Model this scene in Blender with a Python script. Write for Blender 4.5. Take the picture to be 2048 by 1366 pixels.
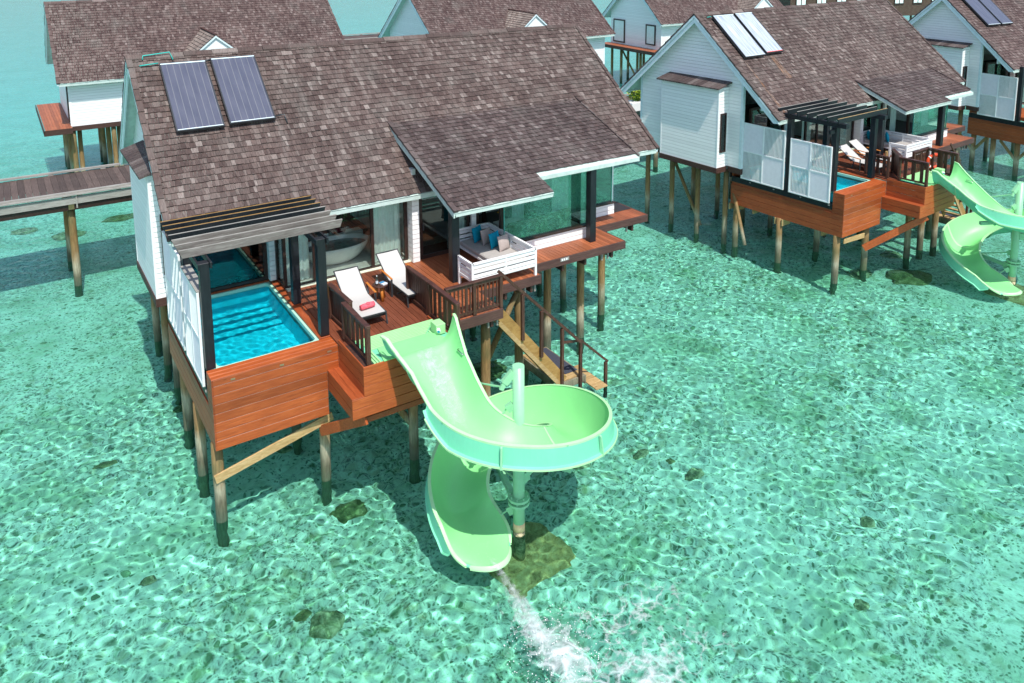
import bpy, math, random
from math import sin, cos, pi, radians, sqrt, atan2
from mathutils import Vector, Matrix
random.seed(7)
for o in list(bpy.data.objects): bpy.data.objects.remove(o, do_unlink=True)
scene = bpy.context.scene
COL = scene.collection

# ------------------------------------------------------------------ camera
cam_d = bpy.data.cameras.new('camera'); cam = bpy.data.objects.new('camera', cam_d); COL.objects.link(cam)
PITCH, ROLL, YAW = 1.4115568800792133, -0.005069729767378852, -0.5756961599104097
rot = Matrix.Rotation(YAW, 3, 'Z') @ Matrix.Rotation(PITCH, 3, 'X') @ Matrix.Rotation(ROLL, 3, 'Z')
M4 = rot.to_4x4(); M4.translation = Vector((-3.42874536, -17.85884842, 9.6262859))
cam.matrix_world = M4
cam_d.sensor_fit = 'HORIZONTAL'; cam_d.sensor_width = 36.0
cam_d.lens = 1610.2062 / 2048.0 * 36.0
cam_d.shift_x = (1024 - 1025.957) / 2048.0
cam_d.shift_y = (147.21 - 683.0) / 2048.0
cam_d.clip_start = 0.1; cam_d.clip_end = 3000
scene.camera = cam

# ------------------------------------------------------------------ world, sun, exposure
SUN_EL, SUN_AZ = 59.0, -7.0        # degrees; azimuth measured from -y towards +x
w = bpy.data.worlds.new('World'); scene.world = w; w.use_nodes = True
nt = w.node_tree; bg = nt.nodes['Background']
sky = nt.nodes.new('ShaderNodeTexSky'); sky.sky_type = 'NISHITA'; sky.sun_disc = False
sky.sun_elevation = radians(SUN_EL); sky.sun_rotation = radians(180 - SUN_AZ); sky.air_density = 1.0; sky.dust_density = 1.0
nt.links.new(sky.outputs[0], bg.inputs[0]); bg.inputs[1].default_value = 0.165
sd = bpy.data.lights.new('sun', 'SUN'); sd.energy = 4.4; sd.angle = radians(0.5); sd.cycles.is_caustics_light = True; sd.color = (1.0, 0.955, 0.88)
so = bpy.data.objects.new('sun', sd); COL.objects.link(so)
sdir = Vector((cos(radians(SUN_EL)) * sin(radians(SUN_AZ)), -cos(radians(SUN_EL)) * cos(radians(SUN_AZ)), sin(radians(SUN_EL))))
so.rotation_euler = sdir.to_track_quat('Z', 'Y').to_euler(); so.location = (0, -30, 60)
scene.view_settings.view_transform = 'Standard'; scene.view_settings.look = 'None'
scene.view_settings.exposure = 0.22; scene.view_settings.gamma = 1.0
scene.render.engine = 'CYCLES'
scene.cycles.caustics_refractive = True; scene.cycles.max_bounces = 7; scene.cycles.transparent_max_bounces = 14; scene.cycles.glossy_bounces = 3

ZW, ZB = -3.8, -5.0    # water surface, sea bed

# ------------------------------------------------------------------ material helpers
class NT:
    def __init__(s, name):
        s.m = bpy.data.materials.new(name); s.m.use_nodes = True; s.t = s.m.node_tree
        s.t.nodes.clear(); s.out = s.n('ShaderNodeOutputMaterial')
    def n(s, typ, **kw):
        x = s.t.nodes.new(typ)
        for k, v in kw.items():
            if k[0] == '_': setattr(x, k[1:], v)
            else: x.inputs[k.replace('__', ' ')].default_value = v
        return x
    def l(s, a, b): s.t.links.new(a, b)
    def pbsdf(s, col=None, rough=.6, spec=.5, metal=0.):
        b = s.n('ShaderNodeBsdfPrincipled'); b.inputs['Roughness'].default_value = rough
        b.inputs['Specular IOR Level'].default_value = spec; b.inputs['Metallic'].default_value = metal
        if isinstance(col, tuple): b.inputs['Base Color'].default_value = (*col, 1)
        elif col is not None: s.l(col, b.inputs['Base Color'])
        s.l(b.outputs[0], s.out.inputs[0]); return b
    def coord(s, kind='Object', scale=(1, 1, 1), rot=(0, 0, 0)):
        tc = s.n('ShaderNodeTexCoord'); mp = s.n('ShaderNodeMapping')
        mp.inputs['Scale'].default_value = scale; mp.inputs['Rotation'].default_value = rot
        s.l(tc.outputs[kind], mp.inputs[0]); return mp.outputs[0]
    def noise(s, vec, scale=5., detail=3., rough=.5, dist=0.):
        x = s.n('ShaderNodeTexNoise'); x.inputs['Scale'].default_value = scale; x.inputs['Detail'].default_value = detail
        x.inputs['Roughness'].default_value = rough; x.inputs['Distortion'].default_value = dist
        if vec is not None: s.l(vec, x.inputs['Vector'])
        return x.outputs[0]
    def ramp(s, fac, stops, interp='LINEAR'):
        r = s.n('ShaderNodeValToRGB'); cr = r.color_ramp; cr.interpolation = interp
        while len(cr.elements) < len(stops): cr.elements.new(.5)
        for e, (p, c) in zip(cr.elements, stops):
            e.position = p; e.color = (*c, 1) if isinstance(c, tuple) else (c, c, c, 1)
        s.l(fac, r.inputs[0]); return r.outputs[0]
    def mix(s, fac, a, b, mode='MIX'):
        x = s.n('ShaderNodeMix'); x.data_type = 'RGBA'; x.blend_type = mode
        for idx, v in ((0, fac), (6, a), (7, b)):
            if hasattr(v, 'is_linked') or hasattr(v, 'links'): s.l(v, x.inputs[idx])
            elif isinstance(v, tuple): x.inputs[idx].default_value = (*v, 1)
            else: x.inputs[idx].default_value = v if idx == 0 else (v, v, v, 1)
        return x.outputs[2]
    def math(s, op, a, b=None, c=None):
        x = s.n('ShaderNodeMath'); x.operation = op
        for i, v in enumerate((a, b, c)):
            if v is None: continue
            if isinstance(v, (int, float)): x.inputs[i].default_value = v
            else: s.l(v, x.inputs[i])
        return x.outputs[0]
    def island(s): return s.n('ShaderNodeNewGeometry').outputs['Random Per Island']
    def bump(s, b, h, strength=.3, dist=.02):
        x = s.n('ShaderNodeBump'); x.inputs['Strength'].default_value = strength; x.inputs['Distance'].default_value = dist
        s.l(h, x.inputs['Height']); s.l(x.outputs[0], b.inputs['Normal']); return x

def plain(name, col, rough=.6, spec=.4, metal=0., var=.12, scale=6.):
    t = NT(name); v = t.noise(t.coord(), scale, 4)
    c = t.mix(t.ramp(v, [(.3, 0.), (.7, 1.)]), tuple(x * (1 - var) for x in col), tuple(min(1, x * (1 + var)) for x in col))
    t.pbsdf(c, rough, spec, metal); return t.m

def wood(name, dark, mid, light, stretch=(1, 14, 14), rough=.55, knots=False, isl=.5, spec=.3, bumpst=.25):
    t = NT(name); co = t.coord('Object', stretch)
    g = t.noise(co, 2.2, 6, .65, .6)
    c = t.ramp(g, [(.28, dark), (.5, mid), (.74, light)])
    big = t.noise(t.coord('Object', (1, 1, 1)), 1.3, 3)
    c = t.mix(t.ramp(big, [(.35, 0.), (.7, .45)]), c, dark)
    tint = t.ramp(t.island(), [(0., 1 - isl * .5), (1., 1 + isl * .35)])
    c = t.mix(1., c, tint, 'MULTIPLY')
    if knots:
        kn = t.n('ShaderNodeTexVoronoi', _feature='F1'); kn.inputs['Scale'].default_value = 1.6
        t.l(t.coord('Object', tuple(1.0 if s_ < 3 else 2.6 for s_ in stretch)), kn.inputs['Vector'])
        c = t.mix(t.ramp(kn.outputs[0], [(.03, .75), (.1, 0.)]), c, tuple(x * .35 for x in dark))
    b = t.pbsdf(c, rough, spec); t.bump(b, g, bumpst, .01); return t.m

# shingles: every shingle is its own island of faces, so the tint changes shingle by shingle
def shingle_mat(name, cols, tintk=1.0):
    t = NT(name); r = t.island()
    c = t.ramp(r, [(0., cols[0]), (.35, cols[1]), (.68, cols[2]), (.92, cols[3]), (1., cols[4])])
    gr = t.noise(t.coord('Object', (40, 4, 4)), 1.5, 3)
    c = t.mix(1., c, t.ramp(gr, [(.3, .62), (.7, 1.3)]), 'MULTIPLY')
    bigv = t.noise(t.coord('Object', (1, 1, 1)), .55, 4, .6)
    c = t.mix(1., c, t.ramp(bigv, [(.3, .72), (.7, 1.08)]), 'MULTIPLY'); c = t.mix(1., c, (1.0, .965, .93), 'MULTIPLY')
    hue = t.noise(t.coord('Object', (1, 1, 1)), 9., 2)
    c = t.mix(t.ramp(hue, [(.5, 0.), (.75, .25)]), c, (.17, .10, .085))
    st = t.noise(t.coord('Object', (3, .35, .35)), 1.2, 5, .65); c = t.mix(t.ramp(st, [(.56, 0.), (.72, .35)]), c, (.26, .23, .21))
    gy = t.noise(t.coord('Object', (1, 1, 1)), 1.1, 4); c = t.mix(t.ramp(gy, [(.5, 0.), (.7, .4)]), c, (.10, .095, .085))
    b = t.pbsdf(c, .75, .25); t.bump(b, gr, .35, .01); return t.m
M = {}
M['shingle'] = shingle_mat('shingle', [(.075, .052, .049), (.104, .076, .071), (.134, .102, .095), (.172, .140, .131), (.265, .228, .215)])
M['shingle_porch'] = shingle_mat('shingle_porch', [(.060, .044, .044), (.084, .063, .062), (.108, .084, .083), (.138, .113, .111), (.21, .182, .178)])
M['shingle_far'] = shingle_mat('shingle_far', [(.075, .047, .047), (.106, .072, .069), (.136, .097, .092), (.168, .128, .122), (.24, .198, .19)])

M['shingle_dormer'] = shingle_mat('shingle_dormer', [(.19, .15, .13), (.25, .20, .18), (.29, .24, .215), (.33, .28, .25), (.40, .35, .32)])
def siding(name, col, pitch=.15):
    t = NT(name); tc = t.n('ShaderNodeTexCoord'); sp = t.n('ShaderNodeSeparateXYZ'); t.l(tc.outputs['Object'], sp.inputs[0])
    f = t.math('FRACT', t.math('DIVIDE', sp.outputs[2], pitch))
    groove = t.ramp(f, [(0., 0.), (.05, .0), (.09, 1.), (1., .86)])
    n = t.noise(t.coord('Object', (1.2, 1.2, 9)), 2.2, 4)
    c = t.mix(t.ramp(n, [(.3, 0.), (.75, 1.)]), tuple(x * .95 for x in col), col)
    rowid = t.math('FLOOR', t.math('DIVIDE', sp.outputs[2], pitch))
    wn = t.n('ShaderNodeTexWhiteNoise', _noise_dimensions='1D'); t.l(rowid, wn.inputs['W'])
    c = t.mix(1., c, t.ramp(wn.outputs[0], [(0., .93), (1., 1.)]), 'MULTIPLY')
    c = t.mix(t.ramp(f, [(.03, .55), (.08, 0.)]), c, tuple(x * .5 for x in col))
    b = t.pbsdf(c, .5, .4); t.bump(b, groove, .9, .02); return t.m
M['siding'] = siding('siding', (.95, .94, .93))
M['white'] = plain('white_paint', (.82, .82, .82), .45, .4, var=.04)
M['trim'] = plain('trim_paint', (.66, .76, .79), .5, .4, var=.06)
M['pale'] = plain('pale_board', (.50, .60, .56), .6, .3, var=.1)
M['brownframe'] = plain('dark_brown_frame', (.035, .018, .014), .4, .4, var=.25)
M['skirt'] = wood('brown_skirt', (.045, .022, .018), (.075, .036, .028), (.11, .055, .042), (1, 6, 10), .6)
M['black'] = wood('black_post', (.006, .008, .011), (.011, .013, .017), (.02, .022, .027), (8, 8, 1), .42, isl=.2, spec=.4)
M['grey_rafter'] = wood('weathered_rafter', (.09, .078, .07), (.17, .15, .137), (.29, .27, .25), (1, 14, 9), .8)
M['clad'] = wood('orange_cladding', (.24, .048, .012), (.37, .083, .02), (.50, .13, .035), (.9, 9, 11), .42, True, .5, .4)
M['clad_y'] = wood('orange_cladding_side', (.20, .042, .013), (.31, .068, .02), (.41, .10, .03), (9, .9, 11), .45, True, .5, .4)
M['deck'] = wood('deck_board', (.13, .036, .018), (.20, .058, .028), (.29, .095, .048), (16, 1, 10), .55, False, .55, .3)
M['deck_orange'] = wood('deck_board_orange', (.23, .062, .026), (.34, .105, .042), (.44, .15, .065), (16, 1, 10), .5, False, .5, .3)
M['fascia_deck'] = wood('deck_edge_board', (.045, .022, .02), (.085, .043, .036), (.13, .07, .058), (1, 10, 14), .6)
M['rail'] = wood('rail_wood', (.032, .014, .01), (.07, .03, .02), (.13, .065, .042), (10, 10, 1), .5, isl=.5, spec=.4)
M['railcap'] = wood('rail_cap', (.04, .016, .012), (.075, .03, .022), (.12, .05, .036), (2, 2, 8), .4, isl=.2, spec=.5)
M['boardwalk'] = wood('boardwalk_plank', (.065, .045, .038), (.105, .075, .064), (.16, .12, .10), (14, 1, 8), .75, isl=.6)
M['greywood'] = wood('grey_beam', (.20, .19, .175), (.33, .32, .29), (.46, .45, .42), (1, 10, 12), .8)
M['newwood'] = wood('pale_timber', (.30, .19, .075), (.46, .31, .14), (.58, .42, .22), (2, 8, 8), .65, True, .3)
M['stringer'] = wood('stringer_timber', (.22, .12, .035), (.36, .21, .065), (.46, .29, .11), (2, 8, 5), .6, True, .3)
M['teak'] = wood('teak', (.38, .11, .015), (.55, .19, .035), (.65, .27, .06), (6, 1, 6), .45, isl=.2)
M['brownwall'] = wood('brown_wall', (.05, .03, .022), (.09, .058, .04), (.14, .095, .07), (1, 5, 12), .7)

# pile: treated log, pale tide band, dark wet foot
t = NT('pile_log'); tc = t.n('ShaderNodeTexCoord'); sp = t.n('ShaderNodeSeparateXYZ'); t.l(tc.outputs['Object'], sp.inputs[0])
jit = t.noise(t.coord('Object', (1, 1, .6)), 2.5, 4); z = t.math('ADD', sp.outputs[2], t.math('MULTIPLY', t.math('SUBTRACT', jit, .5), .9))
zz = t.math('DIVIDE', t.math('ADD', z, 5.), 5.)
c = t.ramp(zz, [(.0, (.12, .17, .12)), (.24, (.09, .12, .08)), (.32, (.14, .13, .085)), (.42, (.42, .38, .27)), (.50, (.30, .19, .085)), (.64, (.26, .155, .06)), (.95, (.15, .12, .055))])
g = t.noise(t.coord('Object', (9, 9, 1)), 3, 5, .6)
c = t.mix(1., c, t.ramp(g, [(.25, .55), (.75, 1.3)]), 'MULTIPLY')
gs = t.noise(t.coord('Object', (1, 1, .5)), 1.7, 3)
c = t.mix(t.ramp(gs, [(.5, 0.), (.7, .5)]), c, (.08, .12, .05))
b = t.pbsdf(c, .7, .3); t.bump(b, g, .6, .02); M['pile'] = t.m

# slide fibreglass
def fibre(name, col, sub=.25):
    t = NT(name); n1 = t.noise(t.coord(), 1.6, 4); c = t.mix(t.ramp(n1, [(.35, 0.), (.7, 1.)]), tuple(x * .93 for x in col), col)
    sc = t.noise(t.coord('Object', (3, 3, 12)), 5, 5, .7)
    c = t.mix(t.ramp(sc, [(.60, 0.), (.8, .3)]), c, (.75, .85, .68))
    b = t.pbsdf(c, .42, .4); tr = t.n('ShaderNodeBsdfTranslucent'); t.l(c, tr.inputs[0])
    mx = t.n('ShaderNodeMixShader'); mx.inputs[0].default_value = sub
    t.l(b.outputs[0], mx.inputs[1]); t.l(tr.outputs[0], mx.inputs[2]); t.l(mx.outputs[0], t.out.inputs[0])
    return t.m
M['slide'] = fibre('slide_fibreglass', (.29, .81, .31), .10)
M['slide_out'] = fibre('slide_outside', (.20, .70, .44), .06)
M['slide_tray'] = fibre('slide_tray', (.42, .80, .38), .1)
M['slide_rim'] = plain('slide_rim', (.44, .78, .40), .35, .5, var=.05)
M['slide_steel'] = plain('painted_steel', (.28, .60, .35), .35, .5, var=.05)
M['chrome'] = plain('chrome', (.6, .6, .58), .15, .5, 1.)
M['charcoal'] = plain('charcoal_metal', (.035, .04, .045), .35, .5)
M['sling'] = plain('sling_fabric', (.50, .49, .47), .8, .2, var=.05, scale=40)
M['cushion_grey'] = plain('mattress_fabric', (.40, .375, .36), .9, .1, var=.07, scale=14)
M['turq'] = plain('turquoise_fabric', (.005, .27, .40), .85, .15, var=.12, scale=25)
M['beige'] = plain('beige_fabric', (.42, .35, .32), .9, .1, var=.1, scale=30)
M['towel'] = plain('coral_towel', (.80, .13, .17), .95, .1, var=.2, scale=22)
M['darktowel'] = plain('dark_towel', (.13, .012, .03), .95, .1, var=.2, scale=22)
M['ceramic'] = plain('tub_stone', (.84, .86, .82), .3, .5, var=.04)
M['bathwater'] = plain('bath_water', (.30, .36, .35), .05, .6, var=.2)
M['petal'] = plain('petal', (.22, .01, .05), .6, .3)
M['tile'] = plain('tile_floor', (.76, .77, .72), .25, .5, var=.06, scale=3)
M['threshold'] = plain('threshold_stone', (.66, .70, .56), .5, .4, var=.05)
M['curtain'] = plain('curtain_fabric', (.74, .84, .80), .9, .1, var=.06)
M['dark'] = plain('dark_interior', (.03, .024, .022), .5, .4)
M['roomwall'] = plain('room_wall', (.5, .52, .5), .7, .2)
M['concrete'] = plain('concrete_slab', (.85, .55, .30), .9, .1, var=.35, scale=4)
M['orange'] = plain('lifebuoy_orange', (.80, .07, .02), .5, .4)
M['mat'] = plain('grey_mat', (.055, .06, .08), .9, .1, var=.2, scale=30)
M['pipe'] = plain('pipe_green', (.02, .42, .36), .5, .4)
M['coaming'] = plain('pool_coaming', (.42, .72, .58), .4, .4, var=.04)
M['liner'] = plain('pool_liner', (.03, .72, .82), .5, .3, var=.15, scale=3)
M['brass'] = plain('steel_plate', (.45, .38, .25), .4, .5, .8)
M['paper'] = plain('book_cover', (.70, .76, .80), .5, .3)
M['bookblue'] = plain('book_print', (.03, .22, .42), .4, .4)
M['yellow'] = plain('yellow_paint', (.75, .38, .02), .5, .4)
M['wicker'] = wood('wicker', (.05, .06, .04), (.11, .12, .08), (.2, .2, .14), (3, 14, 3), .8)

t = NT('solar_glass'); sx = t.n('ShaderNodeTexCoord'); sp = t.n('ShaderNodeSeparateXYZ'); t.l(sx.outputs['Object'], sp.inputs[0])
f = t.math('FRACT', t.math('MULTIPLY', sp.outputs[0], 5.6)); line = t.ramp(f, [(.0, 1.), (.06, 1.), (.1, 0.), (.94, 0.), (1., 1.)])
nz = t.noise(t.coord('Object', (1, .3, .3)), 3.5, 4)
c = t.mix(t.ramp(nz, [(.3, 0.), (.7, 1.)]), (.07, .074, .108), (.105, .108, .145)); c = t.mix(t.math('MULTIPLY', line, .22), c, (.42, .42, .38))
b = t.pbsdf(c, .16, .9); b.inputs['Coat Weight'].default_value = .3; M['solar'] = t.m
t = NT('solar_glass_hazed'); nz = t.noise(t.coord('Object', (9, .4, .4)), 2.5, 5)
c = t.ramp(nz, [(.3, (.24, .29, .40)), (.55, (.45, .50, .55)), (.75, (.62, .65, .66))]); b = t.pbsdf(c, .25, .6); M['solar_hazed'] = t.m

def glassmat(name, tint, refl=1.):
    t = NT(name); tr = t.n('ShaderNodeBsdfTransparent'); tr.inputs[0].default_value = (*tint, 1)
    gl = t.n('ShaderNodeBsdfGlossy'); gl.inputs['Roughness'].default_value = .02; gl.inputs[0].default_value = (.9, 1, .96, 1)
    fr = t.n('ShaderNodeFresnel'); fr.inputs[0].default_value = 1.6
    fm = t.math('MULTIPLY', fr.outputs[0], refl); fm = t.math('MINIMUM', fm, 1.)
    mx = t.n('ShaderNodeMixShader'); t.l(fm, mx.inputs[0]); t.l(tr.outputs[0], mx.inputs[1]); t.l(gl.outputs[0], mx.inputs[2])
    t.l(mx.outputs[0], t.out.inputs[0]); return t.m
M['glass'] = glassmat('window_glass', (.93, .98, .96), .6)
M['glass_dark'] = glassmat('tinted_glass', (.30, .45, .43), 1.4)
M['glass_bay'] = glassmat('bay_glass', (.80, .93, .89), .55)
M['glass_edge'] = plain('glass_edge', (.08, .42, .34), .2, .5)
M['bottleglass'] = glassmat('bottle_glass', (.75, .88, .9), 2.)

# sea bed
t = NT('seabed_coral_sand'); P = t.coord('Object')
wob = t.n('ShaderNodeTexNoise'); wob.inputs['Scale'].default_value = 1.1; wob.inputs['Detail'].default_value = 3; t.l(P, wob.inputs['Vector'])
Pw = t.n('ShaderNodeVectorMath'); Pw.operation = 'MULTIPLY_ADD'; t.l(wob.outputs['Color'], Pw.inputs[0]); Pw.inputs[1].default_value = (.5, .5, 0); t.l(P, Pw.inputs[2])
n1 = t.noise(Pw.outputs[0], .9, 6, .62); n2 = t.noise(Pw.outputs[0], 3.4, 5, .65); n3 = t.noise(P, .22, 3)
c = t.ramp(n2, [(.31, (.18, .28, .15)), (.38, (.46, .54, .38)), (.45, (.88, .86, .75)), (.8, (.97, .95, .86))])
c = t.mix(t.ramp(n1, [(.48, 0.), (.64, .5)]), c, (.26, .36, .20))
n5 = t.noise(Pw.outputs[0], 7., 6, .75); c = t.mix(1., c, t.ramp(n5, [(.38, .18), (.46, .80), (.56, 1.05), (.7, 1.15)]), 'MULTIPLY'); n6 = t.noise(P, 3.1, 3); c = t.mix(t.ramp(n6, [(.55, 0.), (.68, .5)]), c, (.42, .36, .18))
c = t.mix(t.ramp(n3, [(.42, .0), (.66, .6)]), c, (.92, .90, .82))
n7 = t.noise(P, .42, 5, .6, .4); c = t.mix(t.ramp(n7, [(.50, 0.), (.66, .55)]), c, (.30, .42, .22))
v = t.n('ShaderNodeTexVoronoi', _feature='F1'); v.inputs['Scale'].default_value = 2.3; t.l(Pw.outputs[0], v.inputs['Vector'])
pick = t.n('ShaderNodeSeparateColor'); t.l(v.outputs['Color'], pick.inputs[0])
st = t.math('MULTIPLY', t.ramp(v.outputs[0], [(.16, 1.), (.30, 0.)]), t.ramp(pick.outputs[0], [(.70, 0.), (.74, .7)]))
c = t.mix(st, c, (.16, .22, .13))
v2 = t.n('ShaderNodeTexVoronoi', _feature='F1'); v2.inputs['Scale'].default_value = 6.5; t.l(Pw.outputs[0], v2.inputs['Vector'])
p2 = t.n('ShaderNodeSeparateColor'); t.l(v2.outputs['Color'], p2.inputs[0])
st2 = t.math('MULTIPLY', t.ramp(v2.outputs[0], [(.2, 1.), (.34, 0.)]), t.ramp(p2.outputs[1], [(.6, 0.), (.64, .75)]))
c = t.mix(st2, c, (.12, .20, .11))
v3 = t.n('ShaderNodeTexVoronoi', _feature='F1'); v3.inputs['Scale'].default_value = 11.; t.l(Pw.outputs[0], v3.inputs['Vector'])
p3 = t.n('ShaderNodeSeparateColor'); t.l(v3.outputs['Color'], p3.inputs[0])
c = t.mix(t.math('MULTIPLY', t.ramp(v3.outputs[0], [(.25, 1.), (.42, 0.)]), t.ramp(p3.outputs[0], [(.62, 0.), (.66, .8)])), c, (.10, .17, .09))
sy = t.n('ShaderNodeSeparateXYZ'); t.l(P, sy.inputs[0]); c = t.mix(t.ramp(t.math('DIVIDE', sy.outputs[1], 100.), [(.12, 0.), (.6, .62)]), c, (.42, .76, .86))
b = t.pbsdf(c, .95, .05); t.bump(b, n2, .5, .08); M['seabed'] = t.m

# water: a real rippled refracting surface; the sun is focused through it on to the sea bed
def watermat(name, tint, bumpd, rough=.03, scale=6):
    t = NT(name); P = t.coord('Object')
    rf = t.n('ShaderNodeBsdfRefraction'); rf.inputs['Color'].default_value = (*tint, 1); rf.inputs['IOR'].default_value = 1.33; rf.inputs['Roughness'].default_value = 0
    gl = t.n('ShaderNodeBsdfGlossy'); gl.inputs['Roughness'].default_value = rough; gl.inputs[0].default_value = (.50, .60, .66, 1)
    fr = t.n('ShaderNodeFresnel'); fr.inputs[0].default_value = 1.33
    h1 = t.noise(t.coord('Object', (1, 1.6, 1), (0, 0, .35)), scale * .25, 3, .5, .4); h2 = t.noise(t.coord('Object', (1, 1.5, 1), (0, 0, -.2)), scale, 4, .6, .5)
    hh = t.math('ADD', h1, t.math('MULTIPLY', h2, .35)); bp = t.n('ShaderNodeBump'); bp.inputs['Strength'].default_value = .7; bp.inputs['Distance'].default_value = bumpd; t.l(hh, bp.inputs['Height'])
    t.l(bp.outputs[0], gl.inputs['Normal']); t.l(bp.outputs[0], fr.inputs['Normal'])
    mx = t.n('ShaderNodeMixShader'); t.l(fr.outputs[0], mx.inputs[0]); t.l(rf.outputs[0], mx.inputs[1]); t.l(gl.outputs[0], mx.inputs[2]); t.l(mx.outputs[0], t.out.inputs[0]); return t.m
M['water'] = watermat('lagoon_water', (.51, .915, .84), .08)
M['poolwater'] = watermat('pool_water', (.42, .94, .99), .03)
def foammat(name, lo, hi, scale, lacek=.35):
    t = NT(name); P = t.coord('Object'); a = t.noise(P, scale, 8, .72, 1.2)
    wb = t.n('ShaderNodeTexNoise'); wb.inputs['Scale'].default_value = 1.6; wb.inputs['Detail'].default_value = 4; t.l(P, wb.inputs['Vector'])
    pw = t.n('ShaderNodeVectorMath'); pw.operation = 'MULTIPLY_ADD'; t.l(wb.outputs['Color'], pw.inputs[0]); pw.inputs[1].default_value = (1.1, 1.1, .3); t.l(P, pw.inputs[2])
    vo = t.n('ShaderNodeTexVoronoi', _feature='DISTANCE_TO_EDGE'); vo.inputs['Scale'].default_value = 2.4; t.l(pw.outputs[0], vo.inputs['Vector']); lace = t.ramp(vo.outputs[0], [(0., 1.), (.10, .35), (.3, 0.)])
    at = t.n('ShaderNodeAttribute', _attribute_name='dens')
    f = t.math('ADD', t.math('ADD', t.math('MULTIPLY', t.math('SUBTRACT', a, .5), 1.1), t.math('MULTIPLY', lace, lacek)), at.outputs['Fac']); al = t.ramp(f, [(lo, 0.), (hi, 1.)])
    tr = t.n('ShaderNodeBsdfTransparent'); b = t.n('ShaderNodeBsdfPrincipled'); b.inputs['Base Color'].default_value = (.66, .72, .73, 1); b.inputs['Roughness'].default_value = .6
    bb = t.n('ShaderNodeBump'); bb.inputs['Distance'].default_value = .06; bb.inputs['Strength'].default_value = .8; t.l(a, bb.inputs['Height']); t.l(bb.outputs[0], b.inputs['Normal'])
    mx = t.n('ShaderNodeMixShader'); t.l(al, mx.inputs[0]); t.l(tr.outputs[0], mx.inputs[1]); t.l(b.outputs[0], mx.inputs[2]); t.l(mx.outputs[0], t.out.inputs[0]); return t.m
M['foam'] = foammat('water_foam', .44, 1.4, 3.2)
M['jet'] = foammat('water_jet', .35, 1.05, 5., .1)
t = NT('coral_rock'); n = t.noise(t.coord(), 3.5, 6, .7); c = t.ramp(n, [(.3, (.05, .07, .035)), (.5, (.22, .22, .10)), (.72, (.50, .42, .24))]); b = t.pbsdf(c, .95, .05); t.bump(b, n, .9, .1); M['coral'] = t.m
t = NT('footing_rock'); n = t.noise(t.coord(), 5., 6, .75); c = t.ramp(n, [(.3, (.20, .12, .05)), (.48, (.62, .38, .17)), (.7, (.95, .66, .36))]); b = t.pbsdf(c, .95, .05); t.bump(b, n, .9, .1); M['footing_rock'] = t.m
t = NT('dark_coral_rock'); n = t.noise(t.coord(), 4.5, 6, .7); c = t.ramp(n, [(.3, (.05, .08, .04)), (.45, (.24, .24, .13)), (.60, (.66, .56, .36))]); b = t.pbsdf(c, .95, .05); t.bump(b, n, .9, .1); M['coral_dark'] = t.m
t = NT('leaf'); r = t.island(); c = t.ramp(r, [(0., (.05, .16, .015)), (.5, (.16, .28, .02)), (1., (.45, .48, .03))]); t.pbsdf(c, .5, .3); M['leaf'] = t.m

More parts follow.
